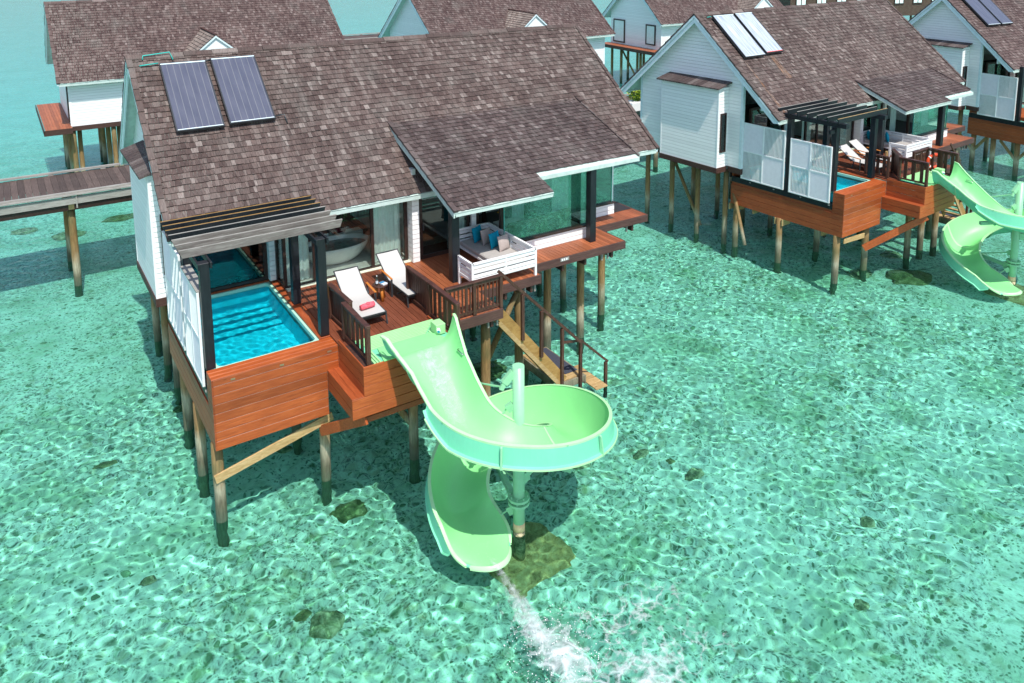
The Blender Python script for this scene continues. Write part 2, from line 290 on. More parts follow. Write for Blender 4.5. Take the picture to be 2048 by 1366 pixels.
# ------------------------------------------------------------------ mesh helpers
class MB:
    def __init__(s): s.v = []; s.f = []; s.mi = []; s.cur = 0; s.starts = []
    def add(s, vs, fs):
        o = len(s.v); s.starts.append((o, len(s.f))); s.v += [tuple(v) for v in vs]; s.f += [tuple(i + o for i in f) for f in fs]; s.mi += [s.cur] * len(fs); return s
    def box(s, x0, x1, y0, y1, z0, z1):
        if x0 > x1: x0, x1 = x1, x0
        if y0 > y1: y0, y1 = y1, y0
        if z0 > z1: z0, z1 = z1, z0
        return s.add([(x0, y0, z0), (x1, y0, z0), (x1, y1, z0), (x0, y1, z0), (x0, y0, z1), (x1, y0, z1), (x1, y1, z1), (x0, y1, z1)],
                     [(0, 3, 2, 1), (4, 5, 6, 7), (0, 1, 5, 4), (1, 2, 6, 5), (2, 3, 7, 6), (3, 0, 4, 7)])
    def beam(s, p, q, w, h, up=(0, 0, 1)):
        p, q = Vector(p), Vector(q); d = (q - p).normalized(); u = Vector(up)
        if abs(d.dot(u)) > .98: u = Vector((0, 1, 0))
        r = d.cross(u).normalized() * w / 2; k = r.cross(d).normalized() * h / 2
        vs = [a + i * r + j * k for a in (p, q) for i, j in ((-1, -1), (1, -1), (1, 1), (-1, 1))]
        return s.add(vs, [(3, 2, 1, 0), (4, 5, 6, 7), (0, 1, 5, 4), (1, 2, 6, 5), (2, 3, 7, 6), (3, 0, 4, 7)])
    def tube(s, pts, r, n=10, cap=True):
        pts = [Vector(p) for p in pts]; rs = r if isinstance(r, (list, tuple)) else [r] * len(pts); rings = []
        ref = None
        for i, p in enumerate(pts):
            d = (pts[min(i + 1, len(pts) - 1)] - pts[max(i - 1, 0)]).normalized()
            if ref is None: ref = Vector((0, 0, 1)) if abs(d.z) < .9 else Vector((1, 0, 0))
            a = d.cross(ref).normalized(); b_ = d.cross(a).normalized(); ref = b_.cross(d) if False else ref
            rings.append([p + (a * cos(2 * pi * k / n) + b_ * sin(2 * pi * k / n)) * rs[i] for k in range(n)])
        vs = [v for R_ in rings for v in R_]; fs = []
        for i in range(len(pts) - 1):
            for k in range(n): fs.append((i * n + k, i * n + (k + 1) % n, (i + 1) * n + (k + 1) % n, (i + 1) * n + k))
        if cap: fs += [tuple(range(n))[::-1], tuple(range((len(pts) - 1) * n, len(pts) * n))]
        return s.add(vs, fs)
    def lathe(s, prof, c=(0, 0, 0), n=32, sx=1., sy=1.):
        vs = []; fs = []
        for r, z in prof:
            for k in range(n): vs.append((c[0] + r * sx * cos(2 * pi * k / n), c[1] + r * sy * sin(2 * pi * k / n), c[2] + z))
        for i in range(len(prof) - 1):
            for k in range(n): fs.append((i * n + k, i * n + (k + 1) % n, (i + 1) * n + (k + 1) % n, (i + 1) * n + k))
        return s.add(vs, fs)
    def prism(s, poly, d):      # poly: list of 3D points, extruded by vector d
        n = len(poly); d = Vector(d); a = [Vector(p) for p in poly]; vs = a + [p + d for p in a]
        return s.add(vs, [tuple(range(n))[::-1], tuple(range(n, 2 * n))] + [(i, (i + 1) % n, n + (i + 1) % n, n + i) for i in range(n)])
    def build(s, name, mat, parent=None, smooth=False, bevel=0., mats=None):
        me = bpy.data.meshes.new(name); me.from_pydata(s.v, [], s.f); me.validate()
        for m_ in (mats or [mat]): me.materials.append(M[m_] if isinstance(m_, str) else m_)
        if mats:
            for p, i in zip(me.polygons, s.mi): p.material_index = i
        if smooth:
            for p in me.polygons: p.use_smooth = True
        o = bpy.data.objects.new(name, me); COL.objects.link(o)
        if parent: o.parent = parent
        if bevel:
            bv = o.modifiers.new('bevel', 'BEVEL'); bv.width = bevel; bv.segments = 1; bv.limit_method = 'ANGLE'; bv.harden_normals = False
        return o
def _each(self, name, mat, parent=None, smooth=False, bevel=0.):
    out = []; st = self.starts + [(len(self.v), len(self.f))]
    for (v0, f0), (v1, f1) in zip(st[:-1], st[1:]):
        m_ = MB(); m_.v = self.v[v0:v1]; m_.f = [tuple(i - v0 for i in f) for f in self.f[f0:f1]]; m_.mi = [0] * (f1 - f0); out.append(m_.build(name, mat, parent, smooth, bevel))
    return out
MB.build_each = _each
def recalc(o):
    import bmesh
    b_ = bmesh.new(); b_.from_mesh(o.data); bmesh.ops.recalc_face_normals(b_, faces=b_.faces); b_.to_mesh(o.data); b_.free(); return o
def tag(o, label=None, cat=None, group=None, kind=None):
    if label: o['label'] = label
    if cat: o['category'] = cat
    if group: o['group'] = group
    if kind: o['kind'] = kind
    return o
def thing(name, label, cat, parent_xf=None, group=None, loc=(0, 0, 0)):
    o = bpy.data.objects.new(name, None); COL.objects.link(o); o.empty_display_size = .2
    if parent_xf is not None: o.matrix_world = parent_xf @ Matrix.Translation(loc)
    else: o.location = loc
    return tag(o, label, cat, group)
def XF(th, x, y): return Matrix.Translation((x, y, 0)) @ Matrix.Rotation(th, 4, 'Z')

# boards side by side; along='y': each board runs in y
def boards(mb, x0, x1, y0, y1, zt, th=.035, bw=.14, gap=.008, along='y', jit=.002):
    a0, a1 = (x0, x1) if along == 'y' else (y0, y1); n = max(1, round((a1 - a0) / bw)); w_ = (a1 - a0) / n
    for i in range(n):
        a = a0 + i * w_ + gap / 2; b_ = a0 + (i + 1) * w_ - gap / 2; j = random.uniform(-jit, jit)
        if along == 'y': mb.box(a, b_, y0, y1, zt - th + j, zt + j)
        else: mb.box(x0, x1, a, b_, zt - th + j, zt + j)
    return mb
def cladding(mb, p, q, zb, zt, n, nrm, th=.03, gap=.012):
    # horizontal boards on the wall from p to q (xy), facing nrm
    h = (zt - zb) / n; p, q, nr = Vector((*p, 0)), Vector((*q, 0)), Vector((*nrm, 0))
    for i in range(n):
        z0 = zb + i * h + gap / 2; z1 = zb + (i + 1) * h - gap / 2; j = random.uniform(-.003, .003); d = nr * (th + j)
        vs = [p + Vector((0, 0, z0)), q + Vector((0, 0, z0)), q + Vector((0, 0, z1)), p + Vector((0, 0, z1))]
        mb.prism(vs, d)
    return mb

# shingles on the slope from eave line (y=ye,z=ze) up to (y=yt,z=zt), x0..x1
def shingles(mb, x0, x1, ye, ze, yt, zt, expo=.2, over=None, clip=None, step=None):
    d = Vector((0, yt - ye, zt - ze)); L = d.length; d.normalize(); nr = Vector((1, 0, 0)).cross(d)
    if nr.z < 0: nr = -nr
    n = max(1, round(L / expo)); ex = L / n
    for i in range(n):
        s0 = i * ex; s1 = s0 + ex * 1.06; x = x0 - random.uniform(0, .15)
        rowx1 = x1
        if step and s0 < step[1]: rowx1 = step[0]
        while x < rowx1:
            w_ = random.choice((.08, .10, .12, .15, .18)) * random.uniform(.9, 1.1)
            a, b_ = max(x, x0), min(x + w_ - .006, rowx1); x += w_
            if b_ - a < .02: continue
            if clip and clip((a + b_) / 2, s0): continue
            lo = s0 + random.uniform(-.014, .012); t0 = .030 + random.uniform(-.006, .012); t1 = .004
            pt = lambda X, S, T: Vector((X, ye, ze)) + d * S + nr * T
            mb.add([pt(a, lo, t0), pt(b_, lo, t0), pt(b_, s1, t1), pt(a, s1, t1), pt(a, lo, t0 - .022), pt(b_, lo, t0 - .022)],
                   [(0, 1, 2, 3), (4, 5, 1, 0), (4, 0, 3), (5, 2, 1)])
    return mb

# ------------------------------------------------------------------ setting
def ground(name, z, mat, size=900, thick=None):
    mb = MB(); mb.add([(-size, -60, z), (size, -60, z), (size, size, z), (-size, size, z)], [(0, 1, 2, 3)])
    o = mb.build(name, mat); tag(o, kind='structure'); return o
# sea bed: gently uneven near, flat far
mb = MB(); nx, ny = 150, 120
import mathutils
xs = [-60 + 120 * i / nx for i in range(nx + 1)]; ys = [-30 + 90 * i / ny for i in range(ny + 1)]
from mathutils import noise as mn
vs = [(x, y, ZB + .16 * mn.noise(Vector((x * .35, y * .35, 0))) + .07 * mn.noise(Vector((x * 1.1, y * 1.1, 3)))) for y in ys for x in xs]
fs = [(j * (nx + 1) + i, j * (nx + 1) + i + 1, (j + 1) * (nx + 1) + i + 1, (j + 1) * (nx + 1) + i) for j in range(ny) for i in range(nx)]
mb.add(vs, fs)
o = mb.build('seabed', 'seabed', smooth=True); tag(o, kind='structure'); o.cycles.is_caustics_receiver = True
mb = MB(); zf = ZB - .25; B_ = 900
mb.add([(-B_, -B_, zf), (B_, -B_, zf), (B_, B_, zf), (-B_, B_, zf)], [(0, 1, 2, 3)])
o = mb.build('outer_seabed', 'seabed'); tag(o, kind='structure'); o.cycles.is_caustics_receiver = True
import numpy as np
def grid_water(name, X, Y, z, mat, parent=None, mask=None):
    ny, nx = z.shape; gx, gy = np.meshgrid(X, Y); v = np.stack([gx, gy, z], -1).reshape(-1, 3); idx = np.arange(nx * ny).reshape(ny, nx)
    f = np.stack([idx[:-1, :-1], idx[:-1, 1:], idx[1:, 1:], idx[1:, :-1]], -1).reshape(-1, 4); me = bpy.data.meshes.new(name)
    me.vertices.add(len(v)); me.vertices.foreach_set('co', v.ravel()); me.loops.add(f.size); me.loops.foreach_set('vertex_index', f.ravel().astype(np.int32))
    me.polygons.add(len(f)); me.polygons.foreach_set('loop_start', np.arange(0, f.size, 4, dtype=np.int32)); me.polygons.foreach_set('use_smooth', np.ones(len(f), bool)); me.update(); me.validate()
    me.materials.append(M[mat]); o = bpy.data.objects.new(name, me); COL.objects.link(o); o.parent = parent; o.cycles.is_caustics_caster = True; return o
def spaced(a, b, step, far):
    core = np.arange(a, b, step); out = [core[-1]]; st = step
    while out[-1] < far: st *= 1.12; out.append(out[-1] + st)
    lo = [core[0]]; st = step
    while lo[-1] > -far: st *= 1.12; lo.append(lo[-1] - st)
    return np.array(sorted(lo[1:]) + list(core) + out[1:])
def ripples(X, Y, lam0, lam1, n, focus, depth, seed, fade=True):
    rng = np.random.RandomState(seed); gx, gy = np.meshgrid(X, Y); dx = np.gradient(X)[None, :] + 0 * gx; dy = np.gradient(Y)[:, None] + 0 * gy; sp_ = np.maximum(dx, dy); z = np.zeros_like(gx); k2 = 0
    for i in range(n):
        lam = lam0 * (lam1 / lam0) ** rng.rand(); a = rng.normal(.9, 1.1); k = 2 * np.pi / lam; amp = lam ** 1.75; k2 += (amp * k * k) ** 2 / 2
        z += amp * np.sin(k * (gx * np.cos(a) + gy * np.sin(a)) + rng.uniform(0, 6.3) + .6 * np.sin(.7 * gx + i) + .5 * np.sin(.9 * gy + 2 * i)) * (np.clip(lam / sp_ / 3.5 - 1, 0, 1) if fade else 1)
    return z * focus / (depth * .25) / np.sqrt(k2)      # focus = rms of depth * curvature
X_ = spaced(-6, 26, .038, 900); Y_ = spaced(-10.2, 8, .038, 900)
zw = ripples(X_, Y_, .15, .40, 64, .42, 1.2, 5) + ripples(X_, Y_, .8, 2.2, 14, .07, 1.2, 8) + ZW
gx_, gy_ = np.meshgrid(X_, Y_); rj = np.sqrt((gx_ - 4.6) ** 2 + (gy_ + 7.2) ** 2); zw += .02 * np.exp(-(rj / 1.6) ** 2) * np.sin(rj * 9 + .5 * np.sin(gx_ * 5) + .5 * np.sin(gy_ * 6))
o = grid_water('lagoon_water', X_, Y_, zw, 'water'); tag(o, kind='structure')

# ------------------------------------------------------------------ villa
def pile(mb_parent, x, y, top, r=.125, lean=(0, 0), bottom=None):
    mb = MB(); bz = ZB - .2 if bottom is None else bottom
    pts = [(x + lean[0] * k + random.uniform(-.008, .008), y + lean[1] * k, bz + (top - bz) * k) for k in (0, .2, .4, .6, .8, 1)]
    mb.tube(pts, [r * random.uniform(.97, 1.05) for _ in pts], 14); o = mb.build('pile', 'pile', mb_parent, smooth=True); o.cycles.is_caustics_receiver = True; return o

A = dict(xl=-.19, xr=16.49, yr=8.10, zr=6.37, ye=3.155, ze=2.276, yb=11.9, zb=2.42, wall=.2, bx=-.25, by0=5.40, by1=8.75, porch=(6.86, 10.26, 14.32, 5.38, 4.06, 1.015, 2.29, 1.76, 2.60))
B = dict(xl=-.60, xr=15.09, yr=7.36, zr=6.49, ye=2.74, ze=2.46, yb=11.98, zb=2.46, wall=-.16, bx=-.84, by0=5.62, by1=8.99, porch=(6.385, 10.44, 13.08, 3.68, 3.28, 1.165, 2.25, 1.40, 2.346))

def slab(mb, x0, x1, y0, z0, y1, z1, th=.1, off=-.005):
    # roof plank layer under the shingles
    d = Vector((0, y1 - y0, z1 - z0)).normalized(); n = Vector((1, 0, 0)).cross(d)
    if n.z < 0: n = -n
    a = [Vector((x0, y0, z0)) + n * off, Vector((x1, y0, z0)) + n * off, Vector((x1, y1, z1)) + n * off, Vector((x0, y1, z1)) + n * off]
    return mb.prism(a, -n * th)

def roof(root, p, mat='shingle', full=True, expo=.2, porch=True, gable_right=True):
    mb = MB()
    shingles(mb, p['xl'] + .12, p['xr'] - .1, p['ye'], p['ze'], p['yr'], p['zr'], expo)
    shingles(mb, p['xl'] + .12, p['xr'] - .1, p['yb'], p['zb'], p['yr'], p['zr'], expo * 1.6)
    # edge shingles running up the rakes
    for xa, xb in ((p['xl'] - .02, p['xl'] + .14), (p['xr'] - .12, p['xr'] + .02)):
        for ye, ze in ((p['ye'], p['ze']), (p['yb'], p['zb'])):
            d = Vector((0, p['yr'] - ye, p['zr'] - ze)); L = d.length; d.normalize(); nr = Vector((1, 0, 0)).cross(d)
            if nr.z < 0: nr = -nr
            n = int(L / .42); e = L / n
            for i in range(n):
                s0 = i * e - .02; s1 = s0 + e * 1.1; q = Vector((0, ye, ze)); j = random.uniform(-.012, .012)
                f_ = lambda X, S, T: Vector((X + j, 0, 0)) + q + d * S + nr * T
                vs = [f_(xa, s0, .075), f_(xb, s0, .075), f_(xb, s1, .045), f_(xa, s1, .045), f_(xa, s0, .0), f_(xb, s0, .0), f_(xb, s1, -.02), f_(xa, s1, -.02)]
                mb.add(vs, [(0, 1, 2, 3), (4, 5, 1, 0), (5, 6, 2, 1), (7, 4, 0, 3)])
    r = mb.build('roof', mat, root)
    mb = MB(); x = p['xl'] - .03
    while x < p['xr']:
        w_ = random.uniform(.75, .95); x2 = min(x + w_, p['xr'] + .03); zt = .07 + random.uniform(0, .02)
        for sgn, ys, zs in ((-1, p['ye'], p['ze']), (1, p['yb'], p['zb'])):
            d = Vector((0, ys - p['yr'], zs - p['zr'])).normalized() * .17; top = Vector((0, p['yr'], p['zr'] + zt))
            a = Vector((x, 0, 0)) + top; b_ = Vector((x2 - .01, 0, 0)) + top + Vector((0, 0, -.012))
            mb.prism([a, b_, b_ + d, a + d], (0, 0, -.035))
        x = x2
    mb.build('ridge_cap', mat, r)
    mb = MB()
    slab(mb, p['xl'] + .0, p['xr'] - .0, p['ye'] - .02, p['ze'] - .02, p['yr'], p['zr'] - .02)
    slab(mb, p['xl'] + .0, p['xr'] - .0, p['yb'] + .02, p['zb'] - .02, p['yr'], p['zr'] - .02)
    mb.build('roof_lining', 'pale', root)
    # barge boards and eave boards
    mb = MB()
    for x in (p['xl'] + .02, p['xr'] - .07):
        for ye, ze in ((p['ye'], p['ze']), (p['yb'], p['zb'])):
            mb.prism([(x, ye, ze - .02), (x, p['yr'], p['zr'] - .03), (x, p['yr'], p['zr'] - .36), (x, ye + (.25 if ye < p['yr'] else -.25), ze - .14), (x, ye, ze - .12)], (.045, 0, 0))
            mb.prism([(x - .03, ye, ze + .0), (x - .03, p['yr'], p['zr'] - .01), (x - .03, p['yr'], p['zr'] - .13), (x - .03, ye, ze - .1)], (.028, 0, 0))
    mb.build_each('bargeboard', 'trim', root)
    mb = MB(); mb.box(p['xl'] + .08, p['xr'] - .08, p['ye'] + .005, p['ye'] + .04, p['ze'] - .17, p['ze'] - .03)
    mb.box(p['xl'] + .08, p['xr'] - .08, p['yb'] - .04, p['yb'] - .005, p['zb'] - .17, p['zb'] - .03); mb.build_each('eave_board', 'pale', root)
    if porch:
        x0, xm, x1, yt, zt, y0, z0, y2, z2 = p['porch']
        mb = MB(); L = sqrt((yt - y0) ** 2 + (zt - z0) ** 2); cut = L * (y2 - y0) / (yt - y0)
        shingles(mb, x0 + .1, x1, y0, z0, yt, zt, .2, step=(xm, cut))
        # left rake edge
        d = Vector((0, yt - y0, zt - z0)).normalized(); nr = Vector((1, 0, 0)).cross(d); n = int(L / .42); e = L / n
        for xa, xb, sa in ((x0 - .03, x0 + .12, 0.), (x1 - .02, x1 + .03, cut)):
            for i in range(n):
                s0 = i * e - .02; s1 = s0 + e * 1.1
                if s0 < sa - .1: continue
                q = Vector((0, y0, z0)); f_ = lambda X, S, T: Vector((X, 0, 0)) + q + d * S + nr * T
                vs = [f_(xa, s0, .075), f_(xb, s0, .075), f_(xb, s1, .045), f_(xa, s1, .045), f_(xa, s0, .0), f_(xb, s0, .0), f_(xb, s1, -.02), f_(xa, s1, -.02)]
                mb.add(vs, [(0, 1, 2, 3), (4, 5, 1, 0), (5, 6, 2, 1), (7, 4, 0, 3)])
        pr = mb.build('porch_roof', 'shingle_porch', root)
        mb = MB(); slab(mb, x0, xm, y0 - .02, z0 - .02, y2, z2 - .02, .09); slab(mb, x0, x1, y2 + .001, z2 - .02, yt, zt - .02, .09)
        mb.build('porch_lining', 'pale', pr)
        mb = MB(); mb.box(x0 + .05, xm - .02, y0 + .0, y0 + .035, z0 - .15, z0 - .03); mb.box(xm + .0, x1 - .02, y2 + .0, y2 + .035, z2 - .15, z2 - .03)
        mb.prism([(x0 - .02, y0, z0 - .02), (x0 - .02, yt, zt - .02), (x0 - .02, yt, zt - .22), (x0 - .02, y0, z0 - .17)], (.04, 0, 0))
        mb.prism([(x1 - .02, y2, z2 - .02), (x1 - .02, yt, zt - .02), (x1 - .02, yt, zt - .2), (x1 - .02, y2, z2 - .16)], (.035, 0, 0))
        mb.build_each('porch_eave_board', 'pale', pr)

def curtain(root, x0, x1, y, z0, z1, amp=.035, lam=.16, axis='x'):
    mb = MB(); n = int(abs(x1 - x0) / .03) + 2; vs = []
    for k in range(n + 1):
        u = x0 + (x1 - x0) * k / n; a = amp * sin(2 * pi * (u - x0) / lam + 1.3 * sin(u * 3.1))
        for zc in (z0, z1):
            vs.append((u, y + a * (1 if zc == z0 else .7), zc) if axis == 'x' else (y + a, u, zc))
    mb.add(vs, [(2 * k, 2 * k + 2, 2 * k + 3, 2 * k + 1) for k in range(n)]); return mb.build('curtain', 'curtain', root, smooth=True)

def gable_poly(p, x, inset=.0):
    return [(x, p['yf'], -.1), (x, p['ybk'], -.1), (x, p['ybk'], p['zb'] + .1), (x, p['yr'], p['zr'] - .2), (x, p['yf'], p['zf'])]

def villa(p, xf, label, which, group='overwater villas standing on piles in the lagoon', mat='shingle', full=True):
    root = thing('overwater_villa', label, 'villa', xf, group)
    roof(root, p, mat)
    W = p['wall']; BX = p['bx']; y0, y1 = p['by0'], p['by1']
    sl = (p['zr'] - p['ze']) / (p['yr'] - p['ye']); sb = (p['zr'] - p['zb']) / (p['yb'] - p['yr'])
    zat = lambda y: (p['ze'] + sl * (y - p['ye'])) if y < p['yr'] else (p['zr'] - sb * (y - p['yr']))
    yb = p['yb'] - 1.0; yf = 4.86
    # gable walls
    mb = MB()
    for x in (W, p['xr'] - .75):
        mb.prism([(x, yf, -.1), (x, yb, -.1), (x, yb, zat(yb) - .12), (x, p['yr'], p['zr'] - .14), (x, yf, zat(yf) - .12)], (.1, 0, 0))
    mb.build_each('gable_wall', 'siding', root)
    mb = MB(); mb.box(W + .1, 2.8, yb, yb + .1, -.1, zat(yb) - .14).box(6.9, p['xr'] - .75, yb, yb + .1, -.1, zat(yb) - .14).box(2.8, 6.9, yb, yb + .1, 2.5, zat(yb) - .14); mb.build_each('back_wall', 'siding', root)
    mb = MB(); mb.box(W - .02, W + .12, yf - .02, yf + .1, -.1, zat(yf) - .15); mb.box(W - .02, W + .1, yb - .1, yb + .02, -.1, zat(yb) - .15); mb.build_each('corner_board', 'trim', root)
    # storage bay on the gable
    bay = MB(); bay.box(BX, W - .003, y0, y1, -.12, 3.43); bayo = bay.build('storage_bay', 'siding', root)
    mb = MB(); mb.box(BX - .01, BX + .05, y0 - .01, y0 + .05, -.12, 3.42); mb.box(BX - .01, BX + .05, y1 - .05, y1 + .01, -.12, 3.42); mb.build_each('corner_board', 'white', bayo)
    mb = MB()
    for k in range(14):
        ya = y0 - .15 + (y1 - y0 + .3) * k / 14; mb.add([(BX - .22, ya, 3.40), (BX - .22, ya + .24, 3.40), (W - .003, ya + .24, 3.62), (W - .003, ya, 3.62), (BX - .22, ya, 3.46), (BX - .22, ya + .24, 3.46), (W - .003, ya + .24, 3.68), (W - .003, ya, 3.68)],
               [(0, 3, 2, 1), (4, 5, 6, 7), (0, 1, 5, 4), (1, 2, 6, 5), (2, 3, 7, 6), (3, 0, 4, 7)])
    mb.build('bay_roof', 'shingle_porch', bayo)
    wx0, wx1 = (BX + .14, BX + .52) if which != 'A' else (BX + .24, BX + .44)
    wf = MB(); 
    for a, b_, c_, d_ in ((wx0, wx1, .55, .62), (wx0, wx1, 2.23, 2.3), (wx0, wx0 + .06, .62, 2.23), (wx1 - .06, wx1, .62, 2.23)): wf.box(a, b_, y0 - .05, y0 + .02, c_, d_)
    wfo = wf.build('window', 'brownframe', bayo); MB().box(wx0 + .06, wx1 - .06, y0 - .02, y0 - .01, .62, 2.23).build('pane', 'glass_dark', wfo)
    # brown skirt round the floor
    mb = MB(); mb.box(W - .02, W + .12, yf - .02, y0 - .06, -.36, -.1); mb.box(BX - .03, BX + .06, y0 - .03, y1 + .03, -.36, -.12); mb.box(BX + .06, W - .02, y0 - .03, y0 + .05, -.36, -.12)
    mb.box(W - .02, W + .12, y1, yb, -.36, -.1); mb.build('floor_skirt', 'skirt', root)
    mb = MB(); mb.box(W + .12, 2.8, 4.9, yb - .1, -.14, .02); mb.box(W, p['xr'] - .75, yb, yb + .12, -.36, -.1); mb.build('floor_frame', 'skirt', root)
    # interior floors and partition walls
    MB().box(2.9, 6.83, 3.86, 6.4, -.08, .022).build('tile_floor', 'tile', root)
    MB().box(2.9, 6.83, 3.62, 3.855, -.08, .014).build('threshold', 'threshold', root)
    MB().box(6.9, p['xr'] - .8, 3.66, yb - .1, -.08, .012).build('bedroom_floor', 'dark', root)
    mb = MB(); boards(mb, 2.9, 6.83, 6.4, 9.2, .015); mb.build('back_deck', 'deck', root)
    MB().box(2.72, 2.8, 4.9, 9.2, 0, 2.7).box(6.86, 6.98, 3.66, yb - .2, 0, 2.9).box(.3, 2.72, 8.6, 8.7, 0, 3).build_each('partition_wall', 'roomwall', root)
    MB().box(6.98, p['xr'] - .76, 7.6, 7.7, 0, 3.2).build('room_back_wall', 'roomwall', root)
    MB().box(6.99, p['xr'] - .78, 4.4, 8.6, 2.95, 3.02).build('ceiling', 'white', root)
    for x in [2.9 + .23 * k for k in range(17)]:
        MB().box(x, x + .09, 9.2, 9.26, .1, 2.0).build('screen_slat', 'brownframe', root)
    MB().box(2.86, 6.84, 9.19, 9.27, .0, .1).box(2.86, 6.84, 9.19, 9.27, 2.0, 2.08).build('slat_screen_rail', 'brownframe', root)
    # pool room window
    f = MB(); y = 4.80; zt = 2.55
    for a, b_, c_, d_ in ((.28, .38, .0, zt), (2.58, 2.68, .0, zt), (.38, 2.58, 2.45, zt), (.38, 2.58, .0, .08)): f.box(a, b_, y - .05, y + .05, c_, d_)
    fo = f.build('pool_window', 'brownframe', root); MB().box(.38, 2.58, y - .008, y + .008, .08, 2.45).build('pane', 'glass_dark', fo)
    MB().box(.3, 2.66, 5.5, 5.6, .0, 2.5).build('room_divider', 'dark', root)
    # white pier between pool window and bathroom
    MB().box(2.69, 2.86, 4.55, 4.86, .0, 3.3).build('corner_pier', 'siding', root)
    # lintel over the whole front
    MB().box(W + .1, 9.2, 3.93, 4.02, 2.62, zat(3.93) - .16).build('lintel', 'trim', root)
    # bathroom sliding doors
    d = MB(); y = 3.82
    d.box(2.86, 2.95, 3.80, 4.55, 0., .06); d.box(2.86, 2.95, 3.77, 3.87, .06, 2.62); d.box(2.86, 2.93, 4.45, 4.55, .06, 2.62)
    for x in (3.72, 5.52, 6.62): d.box(x, x + .1, y - .04, y + .04, .05, 2.55)
    d.box(2.95, 6.72, y - .05, y + .05, 2.55, 2.64); d.box(2.95, 6.72, y - .05, y + .05, .0, .05)
    do = d.build('sliding_door', 'brownframe', root, bevel=.005)
    for a, b_ in ((2.95, 3.72), (3.82, 5.52), (5.62, 6.62)): MB().box(a, b_, y - .006, y + .006, .05, 2.55).build('pane', 'glass', do)
    MB().box(2.90, 2.912, 3.87, 4.45, .06, 2.62).build('pane', 'glass', do)
    curtain(root, 3.0, 3.7, 4.05, .05, 2.6); curtain(root, 5.62, 6.6, 4.05, .05, 2.6)
    # white column and bedroom door
    MB().box(6.74, 6.97, 3.46, 3.80, -.05, min(2.75, zat(3.46) - .16)).build('white_column', 'siding', root)
    d = MB(); y = 3.62
    for a, b_, c_, d_ in ((6.98, 7.14, .0, 2.55), (8.12, 8.30, .0, 2.55), (7.14, 8.12, 2.45, 2.55), (7.14, 8.12, .0, .12), (8.30, 9.15, 2.45, 2.55), (8.30, 9.15, .0, .1), (9.05, 9.15, .1, 2.45), (8.72, 8.80, .1, 2.45)): d.box(a, b_, y - .04, y + .04, c_, d_)
    do = d.build('bedroom_door', 'brownframe', root, bevel=.005)
    MB().box(7.14, 8.12, y - .006, y + .006, .12, 2.45).build('pane', 'glass_dark', do); MB().box(8.30, 8.72, y - .006, y + .006, .1, 2.45).build('pane', 'glass', do)
    MB().box(7.12, 7.16, y - .1, y - .045, .95, 1.15).build('handle', 'charcoal', do)
    curtain(root, 8.32, 8.72, 3.8, .05, 2.6)
    MB().box(8.84, 9.0, 3.5, 3.58, .0, 2.7).build('white_trim', 'siding', root)
    if which == 'F': return root
    # glazed corner bay
    ky, kx1, gy, gx1 = 2.25, 12.58, 3.60, 14.82
    zt1 = min(2.62 + .39 * (ky - 1.76), 2.7) if which == 'A' else 2.5
    k = MB(); k.box(9.3, kx1, ky, ky + .12, .0, .40).box(kx1 - .1, kx1, ky + .12, gy, .0, .40).box(kx1, gx1, gy, gy + .12, .0, .40).box(9.2, 9.3, ky, 3.5, 0, .40)
    ko = k.build('knee_wall', 'siding', root)
    k = MB(); k.box(9.25, kx1 + .03, ky - .05, ky + .2, .401, .44).box(kx1 - .15, kx1 + .03, ky + .2, gy, .401, .44).box(kx1, gx1 + .03, gy - .05, gy + .2, .401, .44).box(9.2, 9.34, ky + .2, 3.5, .401, .44)
    k.build('sill', 'brownframe', ko)
    g = MB(); g.box(9.32, kx1 - .06, ky + .06, ky + .075, .44, zt1 - .05).box(kx1 - .075, kx1 - .06, ky + .075, gy + .05, .44, zt1 - .05).box(kx1 - .05, gx1 - .08, gy + .06, gy + .075, .44, 2.5)
    g.build('corner_glazing', 'glass_bay', root)
    g = MB(); g.box(kx1 - .058, kx1 - .045, ky + .05, ky + .08, .44, zt1 - .05).box(9.3, 9.32, ky + .05, ky + .085, .44, zt1 - .05).box(gx1 - .08, gx1 - .065, gy + .05, gy + .085, .44, 2.5).build_each('glass_edge', 'glass_edge', root)
    MB().box(9.34, 9.46, 2.55, 2.67, .44, 2.6).box(12.1, 12.24, 5.2, 5.34, .0, 2.6).box(10.4, 10.5, 5.4, 5.5, .0, 2.6).build_each('bay_mullion', 'brownframe', root)
    MB().box(9.3, p['xr'] - .78, 6.2, 6.3, .0, 2.9).build('room_divider', 'roomwall', root)
    MB().box(9.3, kx1 - .1, ky + .12, 3.64, -.05, .02).box(kx1 - .1, gx1, gy + .12, 3.9, -.05, .02).build('bay_floor', 'roomwall', root)
    curtain(root, 11.75, 12.45, 3.2, .45, 2.6, axis='x'); curtain(root, 10.9, 11.35, 4.3, .05, 2.5); curtain(root, 12.7, 13.1, 3.9, .45, 2.4)
    # porch posts
    for x, y, h in (((7.03, 1.48, 2.38), (12.3, 1.80, 2.50)) if which == 'A' else ((5.66, 1.80, 2.30), (10.30, 1.45, 2.28))):
        MB().box(x, x + .24, y, y + .24, .0, h).build('porch_post', 'black', root, bevel=.01)
    return root

VA = XF(0, 0, 0); VB = XF(0.05092729616066501, 23.783198727990257, 0.4192711463966832); VF = XF(-0.08, 45.15, 1.67)
va = villa(A, VA, 'nearest and largest villa, brown shingle roof carrying two dark solar panels', 'A')
vb = villa(B, VB, 'right villa with white gable and rust-streaked shingle roof, white storage bay on its side', 'B')
p = dict(B); p['xr'] = 15.1; vf = villa(p, VF, 'white gabled villa cut by the right edge of the picture', 'F', mat='shingle_far')
roof_done = True

